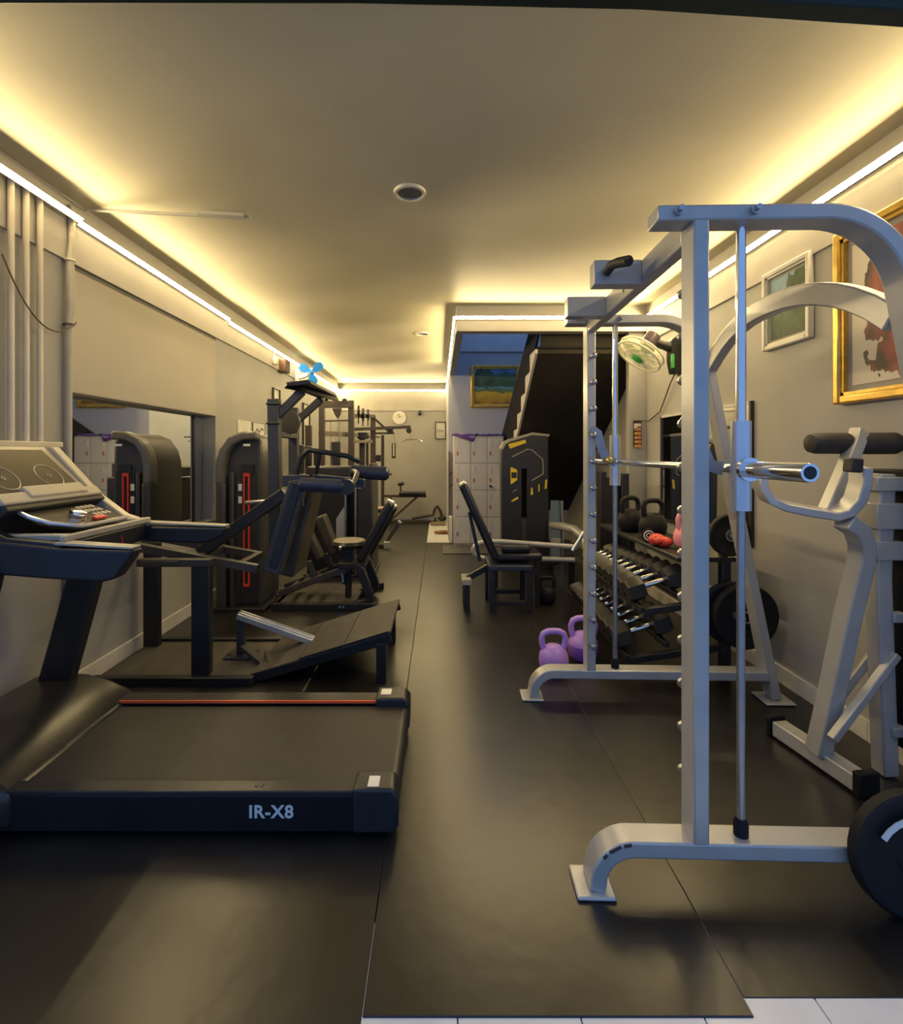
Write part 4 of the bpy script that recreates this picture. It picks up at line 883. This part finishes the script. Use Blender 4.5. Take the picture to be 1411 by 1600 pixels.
# ------------------------------------------------------------------ lockers
lk = thing('locker_cabinet', 'white steel locker cabinet of twelve doors under the landscape painting', 'locker', (.59, 7.66, 0))
LX0, LX1, LZ = .215, .962, 1.635
MB().box(LX0, LX1, 7.475, 7.88, .0, LZ).build('body', M_locker, lk, .006)
cw = (LX1 - LX0 - .02) / 3; rh = (LZ - .05) / 4
for i in range(3):
    for j in range(4):
        x0 = LX0 + .01 + i * cw; z0 = .03 + j * rh
        d = MB().box(x0 + .004, x0 + cw - .004, 7.46, 7.474, z0 + .004, z0 + rh - .004).build('door', M_lockerdoor, lk, .003)
        MB().box(x0 + .04, x0 + .055, 7.452, 7.4598, z0 + rh * .62, z0 + rh * .86).build('handle', M_white, d, .002)
        MB().box(x0 + .035, x0 + .062, 7.456, 7.4598, z0 + rh * .30, z0 + rh * .44).build('red_sticker', mat('faded_red', (.52, .16, .14), .6) if j else mat('faded_blue', (.18, .24, .42), .6), d)
        MB().box(x0 + cw * .45, x0 + cw * .62, 7.457, 7.4598, z0 + rh * .80, z0 + rh * .85).build('label_slot', M_white, d)
MB().lathe((LX0 + 2 * cw + .06, 7.452, .03 + 2 * rh + .06), (0, -1, 0), [(.018, 0), (.018, .02)], 10).build('padlock', M_black, lk)
cl = MB(); nx, ny = 22, 8; vs = []; fs = []
for j in range(ny + 1):
    for i in range(nx + 1):
        u, v_ = i / nx, j / ny; x = LX0 - .02 + .76 * u; y = 7.43 + .40 * v_
        z = LZ + .016 + .007 * math.sin(u * 17 + v_ * 5) + .006 * math.sin(u * 31 - v_ * 9)
        hang_ = .012 + (.10 * u / .42 if u < .44 else 0)
        if j == 0: z -= hang_; y = 7.438
        vs.append((x, y, z))
for j in range(ny):
    for i in range(nx): q_ = j * (nx + 1) + i; fs.append((q_, q_ + 1, q_ + nx + 2, q_ + nx + 1))
pc = cl.add(vs, fs).build('draped_cloth', M_purple, None); md = pc.modifiers.new('solid', 'SOLIDIFY'); md.thickness = .006
tag(pc, 'crumpled purple cloth draped over the top of the lockers', 'cloth')
tag(MB().box(.150, .165, 7.90, 7.99, .0, 1.40).build('brown_post', M_brown, None, .003), 'thin brown post standing at the corner left of the lockers', 'post')
t = thing('wall_hook_rail', 'two thin dark hooks on the wall edge left of the lockers', 'hook', (.19, 7.9, 1.1))
for z in (1.05, .86): MB().bar((.155, 7.92, z - .03), (.215, 7.92, z + .03), .012, .012).build('hook', M_black, t)
tag(MB().box(.155, .205, 7.70, 7.86, .0, .40).build('small_bin', M_white, None, .008), 'small white box standing on the floor left of the lockers', 'box')
rg = MB().add(*(lambda n, m: ([V((-.04 + .24 * (i / n) - .02 + .03 * math.sin(j * 1.9), 8.55 + .22 * (j / m), .014 + .028 * abs(math.sin(i * 1.7 + j * 2.3)) * math.sin(PI * i / n) * math.sin(PI * j / m) + .012 * math.sin(PI * i / n))) for j in range(m + 1) for i in range(n + 1)],
              [(j * (n + 1) + i, j * (n + 1) + i + 1, (j + 1) * (n + 1) + i + 1, (j + 1) * (n + 1) + i) for j in range(m) for i in range(n)]))(9, 6)).build('floor_rag', M_rag, None)
md = rg.modifiers.new('solid', 'SOLIDIFY'); md.thickness = .008
tag(rg, 'crumpled brown rag lying on the bare white tiles', 'cloth')
tag(MB().box(-.16, .12, 9.55, 9.95, -.002, .03).build('door_mat', mat('taupe_mat', (.20, .15, .10), .9), None, .006), 'small taupe door mat at the far end of the white tiles', 'mat')

# ------------------------------------------------------------------ yellow trimmed selector machine
ym = thing('selector_machine', 'black selector machine with yellow trim and silver tube frame under the stairs', 'gym machine', (1.03, 6.1, 0))
Yf = 6.02
def A(px, py): return at(px, py, Yf)
outl = [(785, 872), (783, 705), (788, 693), (797, 688), (832, 678), (857, 681), (858, 872)]
pts = [A(*p) for p in outl]; pts[0].z = pts[-1].z = .02
MB().prism(pts, (0, .18, 0)).build('shroud', M_dark, ym, .012)
MB().prism([A(784, 700) + V((-.012, -.006, 0)), A(789, 691) + V((-.01, -.006, .008)), A(797, 687) + V((0, -.006, .010)), A(832, 677) + V((0, -.006, .010)), A(858, 680) + V((.008, -.006, .01)), A(858, 682) + V((0, -.006, 0)), A(832, 679.5) + V((0, -.006, 0)), A(798, 689.5) + V((0, -.006, 0)), A(790, 694) + V((0, -.006, 0)), A(786, 702) + V((0, -.006, 0))], (0, .19, 0)).build('silver_edge', M_champ, ym)
def decal(name, pp, m, th=.006):
    MB().prism([A(*p) + V((0, -.001, 0)) for p in pp], (0, -th, 0)).build(name, m, ym)
decal('yellow_badge', [(794, 694), (821, 687), (822, 692), (797, 701)], M_yellow)
decal('yellow_badge', [(797.5, 731), (799, 730), (808, 734), (808, 750), (798, 757)], M_yellow)
MB().box(A(799, 0).x, A(807, 0).x, Yf - .010, Yf - .007, A(0, 747).z, A(0, 738).z).build('badge_window', M_dark, ym)
decal('yellow_badge', [(798, 783), (809, 776), (810, 779), (801, 784)], M_yellow)
decal('yellow_badge', [(830, 762), (832, 762), (833, 773), (829, 773)], M_yellow)
decal('yellow_badge', [(841, 757), (843, 757), (843, 768), (841, 768)], M_yellow)
decal('yellow_badge', [(852, 750), (855, 749), (854, 763), (851, 764)], M_yellow)
decal('groove_line', [(801, 768), (808, 764), (808, 765), (801, 769)], M_champ)
gl = [A(800, 714), A(824, 702), A(831, 703), A(848, 718), A(849, 740), A(831, 751)]
MB().tube([p + V((0, -.004, 0)) for p in gl], .006, 6).build('groove_line', M_champ, ym)
MB().box(A(815, 0).x, A(823, 0).x, Yf - .004, Yf + .01, A(0, 808).z, A(0, 732).z).build('slot', M_slot, ym)
MB().box(A(815, 0).x, A(823, 0).x, Yf - .012, Yf + .01, .05, A(0, 811).z).build('slot_cover', M_grey, ym, .003)
MB().lathe(A(818, 815) + V((0, -.012, 0)), (0, -1, 0), [(.012, 0), (.010, .006)], 8).build('bolt', M_chrome, ym)
MB().box(.74, 1.36, Yf - .05, Yf + .25, .0, .03).build('foot_plate', M_black, ym, .005)
# silver tube loop around the seat
Zt, Zb = .52, .34
lo = [(1.35, 4.92, .455), (.95, 5.0, .47), (.62, 5.05, .485)] + [V((.40 + .0, 5.05, .40)) + V((-.16 * math.sin(math.radians(a)) + .10, 0, .085 * math.cos(math.radians(a)))) for a in range(0, 181, 20)] + [(.62, 5.05, .315), (.95, 5.0, .325), (1.35, 4.92, .33)]
MB().tube(lo, .026, 12).build('tube_loop', M_silver, ym)
MB().tube([(1.33, 5.95, .52), (1.36, 5.6, .56), (1.45, 5.4, .555), (1.50, 5.2, .50), (1.50, 5.1, .40)], .045, 10).build('tube_arm', M_silver, ym)
for xx in (.55, 1.30): MB().box(xx - .03, xx + .03, 4.96, 5.04, .0, .34).build('frame_leg', M_black, ym, .004)
MB().bar((1.32, 5.0, .36), (1.32, 5.99, .06), .05, .05).build('frame_tie', M_black, ym, .004)
bx_ = thing('clear_panel', 'pale blue acrylic panel with chrome tube under the stairs', 'panel', (1.45, 6.2, 0))
a, b = at(858, 845, 6.25), at(880, 782, 6.25)
MB().box(a.x + .02, b.x, 6.24, 6.26, .0, b.z).build('sheet', M_blueglass, bx_)
MB().tube([at(876, 782, 6.22), at(878, 830, 6.22), V((at(878, 0, 6.22).x, 6.22, .0))], .02, 10).build('tube', M_chrome, bx_)
MB().box(a.x + .02, b.x, 6.225, 6.239, .22, .32).build('white_band', M_white, bx_)

# ------------------------------------------------------------------ black adjustable bench right of the aisle
ab = thing('adjustable_bench', 'black adjustable bench with steep backrest right of the aisle', 'exercise bench', (.6, 4.5, 0))
for xx in (.455, .775): MB().box(xx - .025, xx + .025, 4.33, 4.38, .0, .39).build('leg', M_black, ab, .004)
for xx in (.455, .775): MB().box(xx - .025, xx + .025, 4.70, 4.75, .0, .39).build('leg', M_black, ab, .004)
MB().box(.48, .75, 4.335, 4.375, .06, .10).build('cross_bar', M_black, ab, .004)
MB().box(.48, .75, 4.705, 4.745, .06, .10).build('cross_bar', M_black, ab, .004)
MB().box(.43, .80, 4.32, 4.76, .36, .405).build('seat_frame', M_navy, ab, .008)
MB().box(.46, .90, 4.38, 4.72, .43, .50).build('seat', M_vinyl, ab, .025, seg=3)
MB().box(.50, .52, 4.45, 4.65, .40, .44).build('seat_mount', M_black, ab); MB().box(.74, .78, 4.45, 4.65, .40, .44).build('seat_mount', M_black, ab)
MB().lathe((.545, 4.42, .535), (1, 0, 0), [(.025, 0), (.035, .01), (.035, .24), (.025, .25)], 14).build('leg_roller', M_vinyl, ab)
MB().bar((.50, 4.50, .44), (.205, 4.50, 1.10), .26, .075, (0, 1, 0)).build('backrest', M_vinyl, ab, .025, seg=3)
MB().bar((.225, 4.50, 1.075), (.205, 4.50, 1.11), .14, .06, (0, 1, 0)).build('head_tip', M_alu, ab, .01)
MB().bar((.36, 4.46, .42), (.268, 4.46, .85), .03, .03, (0, 1, 0)).build('back_strut', M_black, ab, .003)
MB().bar((.268, 4.46, .85), (.33, 4.46, .84), .03, .03, (0, 1, 0)).build('back_strut', M_black, ab, .003)
MB().bar((.45, 4.52, .36), (.25, 4.52, .25), .05, .05).build('rear_beam', M_black, ab, .004)
MB().box(.20, .285, 4.40, 4.62, .215, .27).build('rear_foot', M_champ, ab, .008)
for yc in (4.43, 4.59): MB().box(.215, .27, yc - .02, yc + .02, .0, .22).build('rear_leg', M_black, ab, .004)
MB().box(.86, .90, 4.5, 4.56, .0, .44).build('front_post', M_black, ab, .004)

# ------------------------------------------------------------------ kettlebells
def kettlebell(label, base, r, m, m2=None, rz=0.0, group=None, tint=None):
    t = thing('kettlebell', label, 'kettlebell', base, group, rz)
    b = V(base)
    MB().lathe(b, (0, 0, 1), [(.001, .001), (r * .62, .001), (r * .92, r * .35), (r, r * .80), (r * .96, r * 1.15), (r * .78, r * 1.55), (r * .45, r * 1.78), (.001, r * 1.84)], 26, cap=False).build('bell', m, t, smooth=60)
    hw = r * .80
    path = [(-hw * .72, r * 1.35), (-hw * .95, r * 1.85), (-hw * 1.0, r * 2.25), (-hw * .85, r * 2.58), (-hw * .45, r * 2.72), (0, r * 2.74), (hw * .45, r * 2.72), (hw * .85, r * 2.58), (hw * 1.0, r * 2.25), (hw * .95, r * 1.85), (hw * .72, r * 1.35)]
    MB().tube([b + V((x, 0, z)) for x, z in path], r * .20, 10).build('handle', m, t, smooth=60)
    if m2: MB().lathe(b, (0, 0, 1), [(r * .60, .0), (r * .935, r * .33), (r * 1.012, r * .80), (r * .99, r * 1.05)], 26, cap=False).build('rubber_skirt', m2, t, smooth=60)
    return t
p = at(865, 0, 3.17); kettlebell('light lilac kettlebell on the floor, left of the two purple ones', (p.x, 3.17, 0), .093, M_lilac, None)
p = at(911, 0, 3.36); kettlebell('violet two tone kettlebell on the floor behind the smith machine upright', (p.x, 3.36, 0), .100, M_lilac, M_lilac2)
kettlebell('black kettlebell on the floor beside the adjustable bench', (.985, 4.62, 0), .085, M_rubber)

# ------------------------------------------------------------------ dumbbell rack
rk = thing('dumbbell_rack', 'black three tier dumbbell rack along the right wall', 'rack', (1.5, 3.8, 0))
RY0, RY1 = 3.06, 4.55
for yy in (RY0, RY1):
    MB().box(1.70, 1.755, yy - .025, yy + .025, .0, .74).build('post', M_black, rk, .004)
    MB().bar((1.20, yy, .05), (1.75, yy, .05), .05, .05).build('foot_rail', M_black, rk, .004)
for (xa, za, xb, zb) in ((1.15, .135, 1.38, .215), (1.24, .425, 1.47, .50)):
    for (xx, zz) in ((xa, za), (xb, zb)):
        MB().bar((xx, RY0, zz - .005), (xx, RY1, zz - .005), .035, .035).build('tier_rail', M_black, rk, .003)
for yy in (RY0, RY1):
    MB().bar((1.15, yy, .12), (1.72, yy, .20), .04, .04).build('tier_arm', M_black, rk, .003); MB().bar((1.24, yy, .41), (1.72, yy, .48), .04, .04).build('tier_arm', M_black, rk, .003)
MB().box(1.43, 1.80, RY0 - .03, RY1 - .05, .715, .745).build('top_shelf', M_black, rk, .005)
MB().lathe((1.74, RY0 - .02, .42), (0, -1, 0), [(.024, 0), (.024, .14)], 14).build('plate_peg', M_steel, rk)
MB().lathe((1.72, RY0 - .02, .885), (0, -1, 0), [(.020, 0), (.020, .10)], 14).build('plate_peg', M_steel, rk)
MB().box(1.70, 1.74, RY0 - .02, RY0 + .02, .74, .93).build('plate_post', M_black, rk, .003)
MB().tube([(1.345, 4.5, .75), (1.19, 4.5, .50)], .016, 8).build('side_handle', M_steel, rk)
plate('large black weight plate on the lower peg of the dumbbell rack end', (1.80, RY0 - .085, .41), (0, -1, 0), .190, .05)
plate('second large black weight plate behind the outer one on the rack', (1.74, RY0 - .045, .42), (0, -1, 0), .185, .035)
plate('small black weight plate on the upper peg of the rack end', (1.72, RY0 - .07, .885), (0, -1, 0), .125, .04)
def make_db(r, L):
    hw = L / 2 - .075
    return (MB().lathe((-hw - .105, 0, 0), (1, 0, 0), [(r * .86, 0), (r, .014), (r, .088), (r * .86, .105)], 6, a0=PI / 6),
            MB().lathe((hw, 0, 0), (1, 0, 0), [(r * .86, 0), (r, .017), (r, .091), (r * .86, .105)], 6, a0=PI / 6),
            MB().lathe((-hw - .01, 0, 0), (1, 0, 0), [(.0135, 0), (.0135, .02), (.0165, hw * .6), (.0185, hw + .01), (.0165, hw * 1.4 + .02), (.0135, 2 * hw), (.0135, 2 * hw + .02)], 12))
M_hex = mat('black_hex_rubber', (.024, .022, .022), .42, var=.2)
ORD = ['nearest', 'second', 'third', 'fourth', 'fifth', 'sixth', 'seventh', 'eighth', 'ninth', 'tenth', 'eleventh']
for tier, (xc, zc, slope, tl) in enumerate(((1.265, .205, .33, 'lower'), (1.355, .495, .31, 'upper'))):
    yy = RY0 + .12
    for k in range(10):
        r = (.084 - .0036 * k) if tier == 0 else (.078 - .0032 * k)
        L = .30 - .008 * k
        lab = ('nearest black hex dumbbell on the %s rack tier' % tl) if k == 0 else ('%s black hex dumbbell from the near end of the %s rack tier' % (ORD[k], tl))
        t = thing('dumbbell', lab, 'dumbbell', (xc, yy, zc + r * .90 - .010), 'hex dumbbells on the rack')
        t.rotation_euler = (0, -slope, random.uniform(-.04, .04))
        h0, h1, hd = make_db(r, L)
        for mb, nm, mm in ((h0, 'head', M_hex), (h1, 'head', M_hex), (hd, 'grip', M_chrome)):
            for i in range(len(mb.v)): mb.v[i] = mb.v[i] + t.location
            mb.build(nm, mm, t)
        yy += 2 * r * .885 + .004
# things on the top shelf
kettlebell('black kettlebell on the rack shelf, the left one of the pair', (1.53, 4.05, .745), .098, M_rubber, None, .3)
kettlebell('black kettlebell on the rack shelf, right of its twin', (1.59, 3.76, .745), .100, M_rubber, None, .2)
kb = kettlebell('pink kettlebell on the rack shelf half hidden by the smith upright', (1.62, 3.30, .745), .085, M_pink, None, .2)
gl = thing('boxing_glove', 'red padded glove lying on the rack shelf beside the pink kettlebell', 'glove', (1.48, 3.40, .745))
MB().ell((1.475, 3.42, .785), .055, .06, .042).build('palm', M_red, gl); MB().ell((1.50, 3.36, .78), .05, .05, .036).build('cuff', M_red, gl); MB().ell((1.455, 3.36, .79), .025, .045, .025).build('thumb', M_red, gl)
t = thing('round_badge_disc', 'small black disc with a pale ring logo on the rack shelf', 'disc', (1.55, 3.545, .745))
c = V((1.475, 3.56, .79)); ax_ = V((-.25, -1, .1)).normalized()
MB().lathe(c, ax_, [(.046, 0), (.048, .01), (.046, .02)], 22).build('disc', M_rubber, t)
MB().ring(c + ax_ * .021, ax_, .032, .004, 22, 6).build('pale_ring', M_white, t)
xq, yq = orient(ax_)
MB().tube([c + ax_ * .022 + xq * (.016 * math.cos(a)) + yq * (.016 * math.sin(a)) for a in [math.radians(40 + i * 35) for i in range(9)]], .0035, 6).build('pale_letter', M_white, t)

# black stand between the rack and the stairs
t = thing('folded_stand', 'tall black folded stand behind the far end of the dumbbell rack', 'stand', (1.64, 4.76, 0))
MB().box(1.50, 1.56, 4.70, 4.82, .0, 1.20).build('side_panel', M_black, t, .006)
MB().box(1.70, 1.77, 4.70, 4.82, .0, 1.18).build('side_panel', M_black, t, .006)
MB().box(1.56, 1.70, 4.76, 4.80, .05, 1.14).build('back_panel', M_dark, t)
MB().tube([(1.665, 4.735, .86), (1.665, 4.735, 1.10)], .008, 8).build('rod', M_chrome, t)
MB().box(1.48, 1.79, 4.67, 4.86, .0, .03).build('foot', M_black, t, .004)
